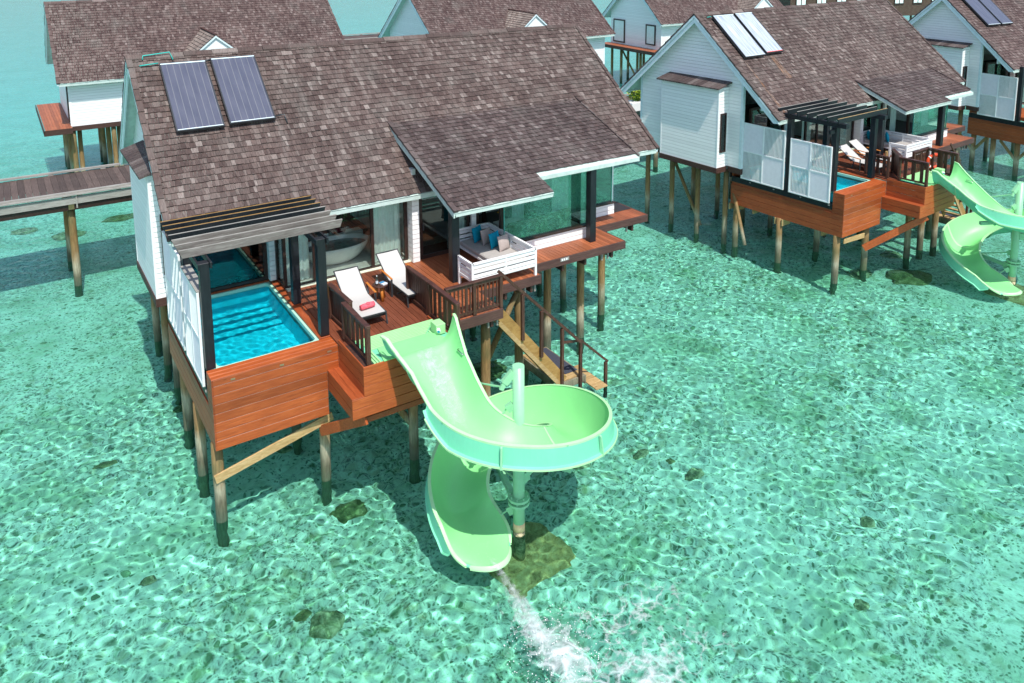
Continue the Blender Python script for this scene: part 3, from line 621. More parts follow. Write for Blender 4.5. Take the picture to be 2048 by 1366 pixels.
# ------------------------------------------------------------------ decks, piles, braces (parts of the villas)
def deck_parts(root, which):
    mb = MB()
    boards(mb, 2.98, 5.62, -.30, 3.62, 0.); mb.build('deck_floor', 'deck', root)
    mb = MB(); boards(mb, 5.62, 9.20, .62, 3.60, .004)
    boards(mb, 5.62, 7.38, -.60, .61, -.01); boards(mb, 9.20, 9.47, .62, 2.2, .004)
    mb.build('deck_floor', 'deck' if which != 'A' else 'deck_orange', root)
    mb = MB(); boards(mb, 9.48, 13.34, 1.34, 3.6, 0.); boards(mb, 13.345, 15.73, 2.88, 4.7, 0.); mb.build('deck_floor', 'deck_orange', root)
    mb = MB(); mb.box(7.40, 9.50, .575, .615, -.27, -.0).box(9.475, 9.515, .62, 1.30, -.27, -.0).box(9.52, 13.38, 1.29, 1.335, -.26, .0).box(13.345, 13.385, 1.34, 2.83, -.26, .0).box(13.39, 15.77, 2.835, 2.875, -.26, .0).box(15.735, 15.775, 2.88, 4.7, -.26, .0)
    mb.box(5.50, 7.40, -.645, -.605, -.30, -.015).box(7.382, 7.42, -.60, .57, -.30, -.015); mb.build_each('deck_edge_board', 'fascia_deck', root, bevel=.006)
    mb = MB()
    for x in (6.0, 7.1, 8.3, 9.2): mb.box(x - .04, x + .04, (-.55 if x < 7.3 else .65), 7.5, -.5, -.28)
    for x in (9.9, 10.9, 11.8, 12.9): mb.box(x - .04, x + .04, 1.4, 8, -.5, -.27)
    for x in (13.9, 15.1): mb.box(x - .04, x + .04, 2.9, 8, -.5, -.27)
    mb.box(3.1, 9.3, 2.92, 3.02, -.75, -.5)
    for y in (5.6, 8.0): mb.box(.3, 14.5, y + .12, y + .22, -.75, -.5)
    mb.build_each('joist', 'skirt', root)
    for x in (7.0, 7.28, 9.0, 9.35, 12.5, 12.75, 14.9, 15.15):
        y = -.5 if x < 7.4 else .72 if x < 9.4 else 1.45 if x < 13 else 3.0
        MB().box(x - .025, x + .025, y - .03, y + .03, -.52, -.27).build('joist_end', 'greywood', root)
    tops = [(.09, .36, -1.8), (.10, 2.35, -1.8), (.20, 4.6, -1.8), (2.70, .42, -1.8), (2.7, 2.8, -1.8), (4.95, -.05, -1.1), (6.35, .1, -.3), (7.15, -.1, -.3), (9.0, 1.05, -.3),
            (11.3, 2.8, -.28), (12.7, 2.8, -.28), (14.4, 3.75, -.28), (6.3, 2.9, -.5), (9.0, 4.6, -.5)]
    if which == 'B': tops = [(.12, .30, -1.8), (.05, 2.9, -1.8), (.1, 5.2, -1.8), (2.3, .35, -1.8), (2.5, 2.7, -1.8), (4.95, -.05, -1.1), (6.35, .1, -.3), (7.15, -.1, -.3), (9.0, 1.05, -.3), (11.3, 2.8, -.28), (13.2, 2.8, -.28), (6.3, 2.9, -.5), (9.0, 4.6, -.5)]
    for x, y, z in tops: pile(root, x, y, z, .13)
    P_ = A if which == 'A' else B
    for y in (P_['by0'] + .15, P_['by1'] - 1.6, P_['by1'], 10.6):
        for x in (P_['wall'] + .2, 3.4, 6.5, 10., 14.):
            pile(root, x, y, -.36, .12)
    # timber braces
    if which == 'A':
        MB().beam((-.02, .22, -2.66), (2.86, .22, -2.02), .05, .22).build_each('brace', 'newwood', root, bevel=.006)
        MB().beam((3.05, -1.5, -1.28), (2.55, .26, -2.35), .06, .26).build_each('brace', 'clad', root, bevel=.006)
        MB().beam((5.2, -1.48, -1.30), (3.1, -1.40, -1.36), .06, .14).build_each('brace', 'clad_y', root)
        MB().tube([(3.9, .0, -1.3), (4.95, .0, -2.9)], .09, 10).build_each('brace', 'pile', root, smooth=True)
        MB().tube([(8.9, 1.0, -.55), (7.6, .6, -2.2)], .085, 10).build_each('brace', 'pile', root, smooth=True)
    else:
        MB().beam((.3, .1, -2.05), (1.75, .1, -2.12), .05, .2).build_each('brace', 'newwood', root, bevel=.006)
        MB().beam((3.5, -1.5, -1.25), (1.95, .2, -2.75), .07, .28).build_each('brace', 'clad', root, bevel=.006)
        for (a, b_) in (((.1, 9.0, -.5), (.1, 7.2, -3.4)), ((3.1, 4.0, -1.6), (3.9, 3.2, -3.6)), ((.2, 5.6, -.9), (-.5, 4.2, -3.3)), ((13.3, 3.4, -.4), (15.6, 5., -3.4))): MB().tube([a, b_], .08, 10).build_each('brace', 'pile', root, smooth=True)
        for y in (5.3, 2.9):
            MB().box(-.05, .5, y - .2, y - .14, -2.1, -1.82).box(-.05, .5, y + .14, y + .2, -2.1, -1.82).build_each('bearer', 'newwood', root)
        MB().box(.25, 2.4, 4.4, 4.46, -2.1, -1.83).box(.2, 2.3, 1.0, 1.06, -2.08, -1.83).build_each('bearer', 'newwood', root)
deck_parts(va, 'A'); deck_parts(vb, 'B')
MB().box(10.72, 11.05, 1.278, 1.289, -.12, -.02).build('number_plate', 'greywood', va)
for x in (10.76, 10.84, 10.93): MB().box(x, x + .05, 1.272, 1.277, -.10, -.04).build('number_plate_stroke', 'white', va)

# ------------------------------------------------------------------ plunge pool
def pool(xf, label, which):
    root = thing('plunge_pool', label, 'pool', xf)
    mb = MB(); n = 7; h = (-.24 + 1.82) / n
    for i in range(n):
        z0 = -1.82 + i * h + .005; z1 = z0 + h - .010; x1 = 2.70 if z1 < -.60 else 3.0
        mb.box(.031, x1, 0. + random.uniform(-.003, .003), .04, z0, z1)
    mb.box(.031, 3.0, -.004, .04, -.232, -.088)
    o = mb.build('front_cladding', 'clad', root, bevel=.004); MB().box(.045, 2.69, .012, .035, -1.80, -.1).box(2.70, 2.98, .012, .035, -.6, -.1).build_each('cladding_backing', 'pale', root)
    for x in (.42, 1.55, 2.72): MB().box(x, x + .1, -.012, -.0045, -.19, -.15).build('steel_plate', 'brass', o)
    mb = MB()
    for i in range(3): mb.box(.0, 3.0, .0 + i * .163, .0 + (i + 1) * .163 - .004, -.085 + i * .001, -.062 + i * .001)
    mb.build('pool_ledge', 'clad', root, bevel=.006)
    mb = MB(); n = 7
    for i in range(n):
        z0 = -1.82 + i * h + .005; z1 = z0 + h - .008
        mb.box(-.004, .03, .0, (5.45 if z1 < -.82 else .49), z0, z1)
    mb.box(-.004, .03, .0, .49, -.232, -.088)
    mb.build('side_cladding', 'clad_y', root, bevel=.004)
    MB().box(.031, .16, .49, 5.42, -1.0, -.80).build_each('side_ledge', 'clad_y', root)
    MB().box(2.66, 2.70, .04, 5.2, -1.80, -.2).box(.04, 2.66, 5.38, 5.44, -1.8, -.3).build('back_cladding', 'clad_y', root)
    MB().box(-.0, .17, .50, 5.44, -.80, -.56).build('screen_beam', 'black', root)
    mb = MB()
    for y in (.62, 1.9, 3.2, 4.4): mb.box(-.02, .0, y, y + .07, -.66, -.62)
    mb.build_each('beam_bracket', 'greywood', root)
    # coaming and basin
    mb = MB(); mb.box(2.705, 2.99, .50, 4.72, -.2, -.030).box(.22, 2.70, 4.745, 4.79, -.2, -.03).box(2.70, 2.99, 2.66, 3.4, -.029, .0); mb.build('pool_edge_board', 'clad_y', root, bevel=.006)
    mb = MB(); xi0, xi1, yi0, yi1 = .26, 2.66, .52, 4.70
    def rr(x0, x1, y0, y1, r, z, n=6):
        pts = []
        for cx_, cy_, a0 in ((x1 - r, y1 - r, 0), (x0 + r, y1 - r, pi / 2), (x0 + r, y0 + r, pi), (x1 - r, y0 + r, 3 * pi / 2)):
            for k in range(n + 1): a = a0 + pi / 2 * k / n; pts.append((cx_ + r * cos(a), cy_ + r * sin(a), z))
        return pts
    ro = rr(.20, 2.70, .48, 4.74, .02, -.075); r1 = rr(xi0 + .02, xi1 - .02, yi0 + .02, yi1 - .02, .14, -.075); r2 = rr(xi0 + .02, xi1 - .02, yi0 + .02, yi1 - .02, .14, -.22); N_ = len(ro)
    mb.add(ro + r1 + r2, [(i, (i + 1) % N_, N_ + (i + 1) % N_, N_ + i) for i in range(N_)] + [(N_ + i, N_ + (i + 1) % N_, 2 * N_ + (i + 1) % N_, 2 * N_ + i) for i in range(N_)])
    recalc(mb.build('coaming', 'coaming', root))
    mb = MB(); r3 = rr(xi0 - .03, xi1 + .03, yi0 - .03, yi1 + .03, .14, -.20); r4 = rr(xi0 + .08, xi1 - .08, yi0 + .08, yi1 - .08, .16, -1.35); N_ = len(r3)
    mb.add(r3 + r4, [(i, (i + 1) % N_, N_ + (i + 1) % N_, N_ + i) for i in range(N_)] + [tuple(range(N_, 2 * N_))]); mb.build('basin', 'liner', root).cycles.is_caustics_receiver = True
    X2_ = np.linspace(xi0 - .03, xi1 + .03, 90); Y2_ = np.linspace(yi0 - .03, yi1 + .03, 150); zp = ripples(X2_, Y2_, .14, .34, 34, .24, 1.2, 9, False) - .165; o = grid_water('pool_water', X2_, Y2_, zp, 'poolwater', root)
    MB().box(2.62, 2.64, 1.0, 1.12, -.62, -.52).build('pool_inlet', 'white', root)
    return root
pool(VA, 'blue plunge pool in orange timber box on the large nearest villa', 'A')
pool(VB, 'small blue plunge pool in orange timber box on the right villa, behind white lattice screens', 'B')
# only the timber side of the third villa's pool is in view
t3 = thing('plunge_pool', 'plain orange timber pool box on piles at the right edge of the picture', 'pool', VF)
mb = MB(); n = 5
for i in range(n): mb.box(-.004, .03, .0, 5.45, -1.82 + i * .2, -1.825 + (i + 1) * .2)
mb.build('side_cladding', 'clad_y', t3); MB().box(-.0, .17, .50, 5.44, -.82, -.56).build('screen_beam', 'black', t3)
mb = MB().box(.03, 3.0, .0, .04, -1.82, -.1).box(.17, 3., .5, 5.44, -.5, -.3).box(.03, 3.0, 5.4, 5.44, -1.8, -.3); mb.build('box_cladding', 'clad', t3)

# slide landing box (part of each villa)
def slide_box(root):
    mb = MB(); zs = [-1.16, -.905, -.66, -.41, -.165, .075]
    for i in range(5):
        x0 = 2.70 if i < 2 else 3.0; mb.box(x0, 5.45, -1.605 + random.uniform(-.003, .003), -1.57, zs[i] + .005, zs[i + 1] - .006)
    mb.build_each('landing_front_board', 'clad', root, bevel=.005)
    mb = MB()
    for i in range(2): mb.box(2.70, 2.735, -1.569, -.0045, zs[i] + .005, zs[i + 1] - .006)
    for i in range(2, 5): mb.box(3.0, 3.035, -1.569, -.0045, zs[i] + .005, zs[i + 1] - .006)
    for i in range(5): mb.box(5.415, 5.45, -1.569, -.05, zs[i] + .005, zs[i + 1] - .006)
    mb.build_each('landing_side_board', 'clad_y', root, bevel=.005)
    mb = MB(); mb.box(2.70, 2.845, -1.60, -.005, -.664, -.64).box(2.85, 2.998, -1.60, -.005, -.664, -.642); mb.build_each('landing_ledge', 'clad_y', root, bevel=.004)
    MB().box(3.04, 5.41, -1.56, -.02, -1.14, -1.1).box(3.04, 5.41, -1.56, -.31, -.02, .02).build('landing_floor', 'skirt', root)
slide_box(va); slide_box(vb)

# ------------------------------------------------------------------ pergola and privacy screens
def pergola(xf, label, which):
    root = thing('pergola', label, 'pergola', xf, 'pergolas over the plunge pools'); w_ = .215
    posts = [(.01, .50, -.06), (.01, 2.53, -.55), (2.756, .50, .0), (2.756, 2.64, .0)]
    tops = 2.52
    for x, y, z in posts: MB().box(x, x + w_, y, y + w_, z, tops).build('post', 'black', root, bevel=.008)
    if which == 'A':
        for x in (.01, 2.756):
            for k in (-.052, w_ + .004): MB().box(x + k, x + k + .048, .42, 3.62, 2.40, 2.55).build_each('cross_beam', 'black', root, bevel=.005)
        ys = [3.28, 2.93, 2.55, 2.16, 1.77, 1.36, .95]
        for i, y in enumerate(ys):
            mb = MB(); x0, x1 = -.33, 3.60; zt, zb = 2.755, 2.56
            mb.prism([(x0, y, zt), (x1, y, zt), (x1 - .07, y, zb), (x0 + .07, y, zb)], (0, .05, 0))
            mb.build('rafter', 'grey_rafter' if i > 3 else 'black', root, bevel=.004)
            MB().box(x0 + .005, x1 - .005, y + .004, y + .046, zt - .001, zt + .006).build('rafter_capping', 'stringer' if i < 3 else 'greywood', root)
    else:
        for x in (.01, 2.756):
            MB().box(x - .0, x + w_, .12, 3.3, 2.525, 2.70).build_each('cross_beam', 'black', root, bevel=.005)
        MB().box(-.3, .32, .56, .66, 2.28, 2.42).build_each('cross_beam', 'black', root)
        for i, y in enumerate((3.05, 2.60, 2.15, 1.70, 1.25, .80, .35)):
            mb = MB(); x0, x1 = -.18, 3.35; zt, zb = 2.90, 2.70
            mb.prism([(x0, y, zt), (x1, y, zt), (x1 - .06, y, zb), (x0 + .06, y, zb)], (0, .055, 0)); r = mb.build('rafter', 'black', root, bevel=.004)
            MB().box(x0 + .01, x1 - .01, y + .006, y + .049, zt + .001, zt + .006).build('rafter_capping', 'greywood' if i < 6 else 'newwood', root)
pergola(VA, 'pergola with weathered grey and black slats over the pool of the nearest villa', 'A')
pergola(VB, 'all-black pergola over the pool of the right villa', 'B')

def screen(xf, label, ya, yb, zb, zt, x=-.03, ledge=False):
    root = thing('privacy_screen', label, 'screen', xf, 'white lattice privacy screens', (x, ya, zb)); W_ = yb - ya; H = zt - zb
    f = MB(); t_ = .055
    for a in (0, W_ / 2 - t_ / 2, W_ - t_): f.box(-.03, .03, a, a + t_, 0, H)
    for b_ in (0, H / 2 - t_ / 2, H - t_):
        f.box(-.028, .028, t_, W_ / 2 - t_ / 2, b_, b_ + t_); f.box(-.028, .028, W_ / 2 + t_ / 2, W_ - t_, b_, b_ + t_)
    f.build('screen_frame', 'white', root, bevel=.004)
    for ci in (0, 1):
        for ri in (0, 1):
            a0 = t_ if ci == 0 else W_ / 2 + t_ / 2; a1 = W_ / 2 - t_ / 2 if ci == 0 else W_ - t_; b0 = t_ if ri == 0 else H / 2 + t_ / 2; b1 = H / 2 - t_ / 2 if ri == 0 else H - t_
            mb = MB()
            if ci == 1 and ri == 1 or ci == 0 and ri == 0:
                n = int((b1 - b0) / .062)
                for k in range(n): z = b0 + (b1 - b0) * (k + .5) / n; mb.beam((.0, a0, z), (.0, a1, z), .010, .066, up=(.42, 0, .91))
            else:
                n = int((a1 - a0) / .062)
                for k in range(n): y = a0 + (a1 - a0) * (k + .5) / n; mb.beam((.0, y, b0), (.0, y, b1), .010, .066, up=(.42, .91, 0))
            mb.build('louvre_panel', 'white', root)
    if ledge: MB().box(-.03, .20, 0, W_, H + .002, H + .03).build('cap_board', 'greywood', root)
screen(VA, 'white lattice screen at the pool of the nearest villa, the one nearer the villa wall', 2.75, 4.92, -.55, 1.98)
screen(VA, 'white lattice screen at the front corner post of the nearest pool', .70, 2.50, -.55, 1.78, ledge=True)
screen(VB, 'white lattice screen at the right villa, the taller one against the house wall', 2.75, 4.92, -.54, 1.97)
screen(VB, 'white lattice screen at the right villa, the lower one at the pool corner', .62, 2.50, -.56, 1.73)
screen(VF, 'white lattice screen at the right edge of the picture above the plain timber box', 2.75, 4.92, -.54, 1.97)
fp = thing('pergola_post', 'black post at the right edge of the picture beside the white screen', 'post', VF); MB().box(.01, .22, 2.53, 2.74, -.55, 2.6).build('post', 'black', fp)
for y in (5.2, 4.0, 2.6, 1.2): pile(vf, .3, y, -1.8, .14)
for y in (5.2, 2.6):
    MB().beam((.1, y + .9, -1.85), (.25, y, -2.9), .1, .14).beam((.1, y - .9, -1.85), (.25, y, -2.9), .1, .14).build_each('brace', 'pile', vf)
for x, y in ((.1, 6), (.1, 7.6), (.2, 9), (.3, 10.8), (3, 6), (3, 9), (3, 3), (6, 6), (6, 3)): pile(vf, x, y, -.4, .13)
MB().tube([(.2, 9., -.6), (.2, 6.4, -3.5)], .09, 10).tube([(-.2, 5.6, -3.6), (.1, 7.4, -.9)], .08, 10).build_each('brace', 'pile', vf, smooth=True)

# ------------------------------------------------------------------ railings
def railing(xf, label, p, q, z0, z1, style, posts=(0, 1), endz=None, cap_over=.04):
    root = thing('railing', label, 'railing', xf); p = Vector((*p, 0)); q = Vector((*q, 0)); d = (q - p); L = d.length; d.normalize(); up = Vector((0, 0, 1))
    if posts is not None:
        for t_ in posts:
            c = p + d * L * t_; zb = endz if (endz is not None and t_ == 1) else z0
            MB().beam(c + up * zb, c + up * (z1 - .04), .10, .10, up=tuple(d)).build('post', 'rail', root, bevel=.006)
    a, b_ = p - d * cap_over, q + d * cap_over
    MB().beam(a + up * (z1 - .02), b_ + up * (z1 - .02), .13, .04).build('top_rail', 'railcap', root, bevel=.006)
    MB().beam(p + d * .06 + up * (z0 + .10), q - d * .06 + up * (z0 + .10), .05, .06).build('bottom_rail', 'rail', root)
    MB().beam(p + d * .06 + up * (z1 - .10), q - d * .06 + up * (z1 - .10), .045, .07).build('upper_rail', 'rail', root)
    if style == 'solid': bw, sp, th = .115, .12, .03
    elif style == 'gap': bw, sp, th = .13, .27, .035
    else: bw, sp, th = .035, .115, .035
    n = max(1, int((L - .12) / sp)); nrm = up.cross(d)
    for k in range(n):
        c = p + d * (.06 + (L - .12) * (k + .5) / n) + nrm * (.04 if style != 'baluster' else 0)
        if style == 'baluster' and k % 5 == 4: w2 = .075
        else: w2 = bw
        MB().beam(c + up * (z0 + .06), c + up * (z1 - .05), th, w2, up=tuple(d)).build('baluster', 'rail', root, bevel=.003)
    return root
railing(VA, 'solid brown board gate rail beside the black pergola post, behind the lounger foot', (3.32, 1.32), (3.36, .05), 0, .96, 'solid')
railing(VA, 'brown railing along the left side of the mint slide entry of the nearest villa', (3.16, -.06), (3.16, -1.53), .08, 1.02, 'gap')
railing(VA, 'solid brown board rail between the rear lounger and the white daybed', (5.50, 1.22), (5.52, .08), 0, .97, 'solid')
railing(VA, 'brown railing along the right side of the mint slide entry of the nearest villa', (5.52, -.04), (5.50, -1.55), .0, .98, 'gap', endz=-.45)
railing(VA, 'thin-barred brown railing on the stair landing in front of the white daybed', (5.72, -.57), (7.36, -.57), 0, .93, 'baluster', posts=(0, .5, 1))
railing(VB, 'brown railing along the near side of the mint slide entry of the right villa', (3.16, -.42), (3.16, -1.53), .08, 1.05, 'gap')
railing(VB, 'solid brown board gate standing open diagonally on the right villa deck', (4.21, .46), (3.32, -.36), 0, 1.05, 'solid', posts=(0,))
railing(VB, 'thin-barred brown railing in front of the white daybed of the right villa', (4.44, -.31), (5.56, -.29), 0, 1.03, 'baluster', posts=(0,))
railing(VB, 'brown railing with open bays that carries the orange lifebuoy', (5.58, -.30), (5.56, -1.53), 0, 1.05, 'gap', posts=(0, .5, 1))
railing(VB, 'low brown handrail between pool and slide entry of the right villa', (3.14, 1.0), (3.14, .05), 0, .95, 'gap')

# ------------------------------------------------------------------ stairs
def stairs(xf, label):
    root = thing('staircase', label, 'stairs', xf)
    a, b_ = Vector((7.46, -.30, -.30)), Vector((9.72, -.24, -3.05)); d = (b_ - a).normalized()
    for y in (0, .95):
        o_ = Vector((0, y, 0)); MB().beam(a + o_, b_ + o_, .05, .30).build('stringer', 'stringer', root, bevel=.006)
    mb_low = MB().beam(a + Vector((0, .0, -.28)), b_ + Vector((0, .0, -.24)), .06, .12); mb_low.build('stair_bearer', 'newwood', root)
    n = 10
    for k in range(n):
        c = a + (b_ - a) * ((k + .5) / n); MB().box(c.x - .14, c.x + .14, c.y + .03, c.y + .92, c.z + .02, c.z + .06).build('tread', 'newwood', root)
    mb = MB(); boards(mb, 9.72, 10.62, .0, 1.95, -3.22, along='x', bw=.15); mb.build('platform', 'newwood', root)
    MB().box(9.66, 9.72, -.25, 2.1, -3.5, -3.24).box(10.62, 10.68, -.1, 2.0, -3.5, -3.24).box(9.72, 10.62, -.08, -.02, -3.44, -3.24).build_each('platform_frame', 'pile', root)
    MB().box(10.15, 10.60, .25, 1.9, -3.215, -3.20).build('rubber_mat', 'mat', root)
    mb = MB(); boards(mb, 10.72, 11.15, -.55, .9, -3.5, along='x', bw=.15); mb.build('lower_step', 'newwood', root)
    for (x, y, z0, z1) in ((8.22, -.34, -1.30, .06), (8.86, -.34, -2.0, -.60), (9.62, -.30, -3.25, -1.36), (10.44, -.12, -4.2, -2.08), (11.42, -.12, -4.6, -3.02)):
        MB().box(x - .045, x + .045, y - .045, y + .045, z0, z1).build('post', 'rail', root, bevel=.005)
    MB().beam((7.42, -.36, .93), (10.35, -.30, -2.02), .055, .085).beam((9.62, -.30, -1.80), (10.5, -.12, -2.05), .05, .07).beam((10.44, -.12, -2.03), (11.5, -.12, -3.03), .05, .07).build_each('handrail', 'rail', root, bevel=.005)
    for x, y in ((9.75, 1.8), (9.75, .1), (10.55, 1.85)): pile(root, x, y, -3.24, .1)
stairs(VA, 'timber stairs with brown handrail leading down to the water from the nearest villa')
stairs(VB, 'timber stairs down to the water behind the slide of the right villa')

# ------------------------------------------------------------------ water slide
SQ = dict(x0=4.484, y0=-1.53, h0=.031, L1=1.744, R1=1.573, R2=1.377, a2=.999, z=[.09, -1.026, -1.511, -2.162, -2.927, -4.289], W=1.329, bank=.178, hh=.55, L2=.908)
def lerp(t_, xs_, ys_):
    if t_ <= xs_[0]: return ys_[0]
    for i in range(len(xs_) - 1):
        if t_ <= xs_[i + 1]: return ys_[i] + (ys_[i + 1] - ys_[i]) * (t_ - xs_[i]) / (xs_[i + 1] - xs_[i])
    return ys_[-1]
def slide_path():
    q = SQ; x, y, h = q['x0'], q['y0'], -pi / 2 + q['h0']; out = []; n1, n2, n3 = 30, 120, 15; tot = 2 * pi * q['a2']
    for i in range(n1): out.append((x, y, h)); x += cos(h) * q['L1'] / n1; y += sin(h) * q['L1'] / n1
    for i in range(n2):
        out.append((x, y, h)); rr_ = q['R1'] + (q['R2'] - q['R1']) * i / n2; ds = rr_ * tot / n2; h += tot / n2 / 2; x += cos(h) * ds; y += sin(h) * ds; h += tot / n2 / 2
    for i in range(n3 + 1): out.append((x, y, h)); x += cos(h) * q['L2'] / n3; y += sin(h) * q['L2'] / n3
    n = len(out); kx = [3, n1, n1 + n2 * .25, n1 + n2 * .5, n1 + n2 * .75, n - 1]; res = []
    for i, (x, y, h) in enumerate(out):
        # smooth the height with a small window
        z = sum(lerp(i + k, kx, q['z']) for k in range(-9, 10)) / 19 if 9 <= i < n - 9 else lerp(i, kx, q['z'])
        bk = lerp(i, [0, n1 * .7, n1 + 20, n1 + n2 - 20, n1 + n2 + 5, n], [0, 0, 1, 1, 0, 0]) * q['bank']
        res.append((x, y, h, z, bk, i / (n - 1)))
    return res
def slide(xf, label, jet=True):
    root = thing('water_slide', label, 'water slide', xf, 'mint green spiral water slides'); path = slide_path(); n = len(path)
    K = 22; ins = []; outs = []; rimL = []; rimR = []
    for i, (x, y, h, z, bk, u) in enumerate(path):
        L_ = Vector((-sin(h), cos(h), 0)); rim = z + SQ['hh']; s_ = i
        wadd = lerp(s_, [0, 16, 24, n - 22, n - 1], [.56, .05, 0, 0, .14]); Wh = (SQ['W'] + wadd) / 2; cen = Vector((x, y, 0)) - L_ * lerp(s_, [0, 16], [.03, 0])
        dep = lerp(s_, [0, 12, 30, 120, n - 22, n - 8, n - 1], [.555, .58, .62, .62, .60, .38, .24])
        if i > n - 9: Wh *= 1 - .26 * ((i - n + 9) / 8) ** 2.2
        pw = lerp(s_, [0, 12, 30], [7., 4., 2.3]); fl = rim - dep
        if i > n - 30: fl = max(fl, -3.66)
        fl = rim - dep if i <= n - 30 else fl
        if i < 6: rim += .06 * (1 - i / 6)
        a_ = []; b__ = []
        for k in range(K + 1):
            tt = -1 + 2 * k / K; tt2 = sin(tt * pi / 2) * .55 + tt * .45
            zz_ = fl + (rim + bk * -tt2 - fl) * abs(tt2) ** pw        # tt<0: outer side (higher), tt>0: inner side
            fw = Vector((cos(h), sin(h), 0)) * (.42 * max(0, (i - n + 13) / 12) ** 1.4 * max(0, 1 - abs(tt2) ** 2.2))
            a_.append(cen + fw + L_ * (tt2 * Wh) + Vector((0, 0, zz_)))
            ex = .035 * (1 if abs(tt2) > .9 else .6); b__.append(cen + fw + L_ * (tt2 * (Wh + .03)) + Vector((0, 0, zz_ - .035)))
        ins.append(a_); outs.append(b__); rimR.append((cen - L_ * Wh + Vector((0, 0, rim + bk)), -L_)); rimL.append((cen + L_ * Wh + Vector((0, 0, rim - bk)), L_))
    mb = MB(); vs = [v for r in ins for v in r]; N1 = K + 1
    mb.add(vs, [(i * N1 + k, i * N1 + k + 1, (i + 1) * N1 + k + 1, (i + 1) * N1 + k) for i in range(n - 1) for k in range(K)])
    mb.build('trough', 'slide', root, smooth=True)
    mb = MB(); vs = [v for r in outs for v in r]
    mb.add(vs, [(i * N1 + k + 1, i * N1 + k, (i + 1) * N1 + k, (i + 1) * N1 + k + 1) for i in range(n - 1) for k in range(K)])
    mb.build('outer_shell', 'slide_out', root, smooth=True)
    for rim_ in (rimL, rimR):          # flat rim flange turned outward
        mb = MB(); w_ = .065; vs = []
        for p, d in rim_: vs += [p - d * .012 + Vector((0, 0, .012)), p + d * w_ + Vector((0, 0, .008)), p + d * w_ - Vector((0, 0, .035)), p + d * .035 - Vector((0, 0, .035))]
        mb.add(vs, [(4 * i + k, 4 * i + (k + 1) % 4, 4 * i + 4 + (k + 1) % 4, 4 * i + 4 + k) for i in range(n - 1) for k in range(4)]); o = recalc(mb.build('rim', 'slide_rim', root))
    # splash wall on the outer side of the turn, with a lower lip
    mb = MB(); vs = []; i0, i1 = 28, 112
    for i in range(i0, i1):
        p, d = rimR[i]; e = min(1, (i - i0) / 8, (i1 - 1 - i) / 8)
        vs += [p + d * .06 + Vector((0, 0, .0)), p + d * (.10 + .02 * e) + Vector((0, 0, -.40 * (.25 + .75 * e))), p + d * (.17 + .01 * e) + Vector((0, 0, -.42 * (.25 + .75 * e))), p + d * (.16) + Vector((0, 0, -.47 * (.25 + .75 * e))), p + d * .05 + Vector((0, 0, -.47 * (.25 + .75 * e)))]
    m_ = i1 - i0; mb.add(vs, [(5 * i + k, 5 * i + k + 1, 5 * i + 6 + k, 5 * i + 5 + k) for i in range(m_ - 1) for k in range(4)]); mb.build('splash_wall', 'slide_out', root)
    mb = MB(); vs = []; i0, i1 = 118, n - 6
    for i in range(i0, i1):
        p, d = rimR[i]; e = min(1, (i - i0) / 8, (i1 - 1 - i) / 5)
        vs += [p + d * .06, p + d * (.08 + .02 * e) + Vector((0, 0, -.34 * (.2 + .8 * e))), p + d * .14 + Vector((0, 0, -.36 * (.2 + .8 * e))), p + d * .12 + Vector((0, 0, -.40 * (.2 + .8 * e)))]
    m_ = i1 - i0; mb.add(vs, [(4 * i + k, 4 * i + k + 1, 4 * i + 5 + k, 4 * i + 4 + k) for i in range(m_ - 1) for k in range(3)]); mb.build('splash_wall', 'slide_out', root)
    # exit lip
    mb = MB(); vs = []
    hE = path[-1][2]; f_ = Vector((cos(hE), sin(hE), 0))
    for v in ins[-1]: vs += [v + Vector((0, 0, .01)), v + f_ * .09 + Vector((0, 0, -.03)), v + f_ * .085 + Vector((0, 0, -.07))]
    mb.add(vs, [(3 * k + j, 3 * k + j + 1, 3 * k + 4 + j, 3 * k + 3 + j) for k in range(K) for j in range(2)]); mb.build('exit_lip', 'slide_rim', root, smooth=True)
    # joint flanges round the outside
    for i in (14, 34, 58, 82, 106, 130, 150):
        mb = MB(); hx, hy = cos(path[i][2]), sin(path[i][2]); F_ = Vector((hx, hy, 0)); cl = sum(outs[i], Vector()) / N1; vs = []
        for v in outs[i]:
            dv = (v - cl).normalized(); vs += [v - F_ * .02, v - F_ * .02 + dv * .06, v + F_ * .02 + dv * .06, v + F_ * .02]
        mb.add(vs, [(4 * k + j, 4 * k + j + 1, 4 * k + 5 + j, 4 * k + 4 + j) for k in range(K) for j in range(3)]); mb.build('joint_flange', 'slide_steel', root)
    for i, w2 in ((64, 1), (120, 1)):
        mb = MB(); vs = []
        for v, v2 in zip(ins[i], ins[i + w2]): vs += [v + Vector((0, 0, .006)), v2 + Vector((0, 0, .006))]
        mb.add(vs, [(2 * k, 2 * k + 1, 2 * k + 3, 2 * k + 2) for k in range(K)]); mb.build('trough_seam', 'slide_rim', root, smooth=True)
    for i in (46, 66, 84, 100):
        p, d = rimR[i]; f2 = Vector((cos(path[i][2]), sin(path[i][2]), 0)); MB().prism([p + d * .10 - f2 * .02, p + d * .145 - f2 * .02 + Vector((0, 0, -.02)), p + d * .215 - f2 * .02 + Vector((0, 0, -.47)), p + d * .13 - f2 * .02 + Vector((0, 0, -.47))], f2 * .04).build('joint_flange', 'slide_steel', root)
    mb = MB(); vs = []
    for i in range(30, 110):
        p, d = rimR[i]; e = min(1, (i - 28) / 8, (111 - i) / 8); q_ = p + Vector((0, 0, -.43 * (.25 + .75 * e))); vs += [q_ + d * .12, q_ + d * .20 + Vector((0, 0, .01)), q_ + d * .20 - Vector((0, 0, .03)), q_ + d * .12 - Vector((0, 0, .03))]
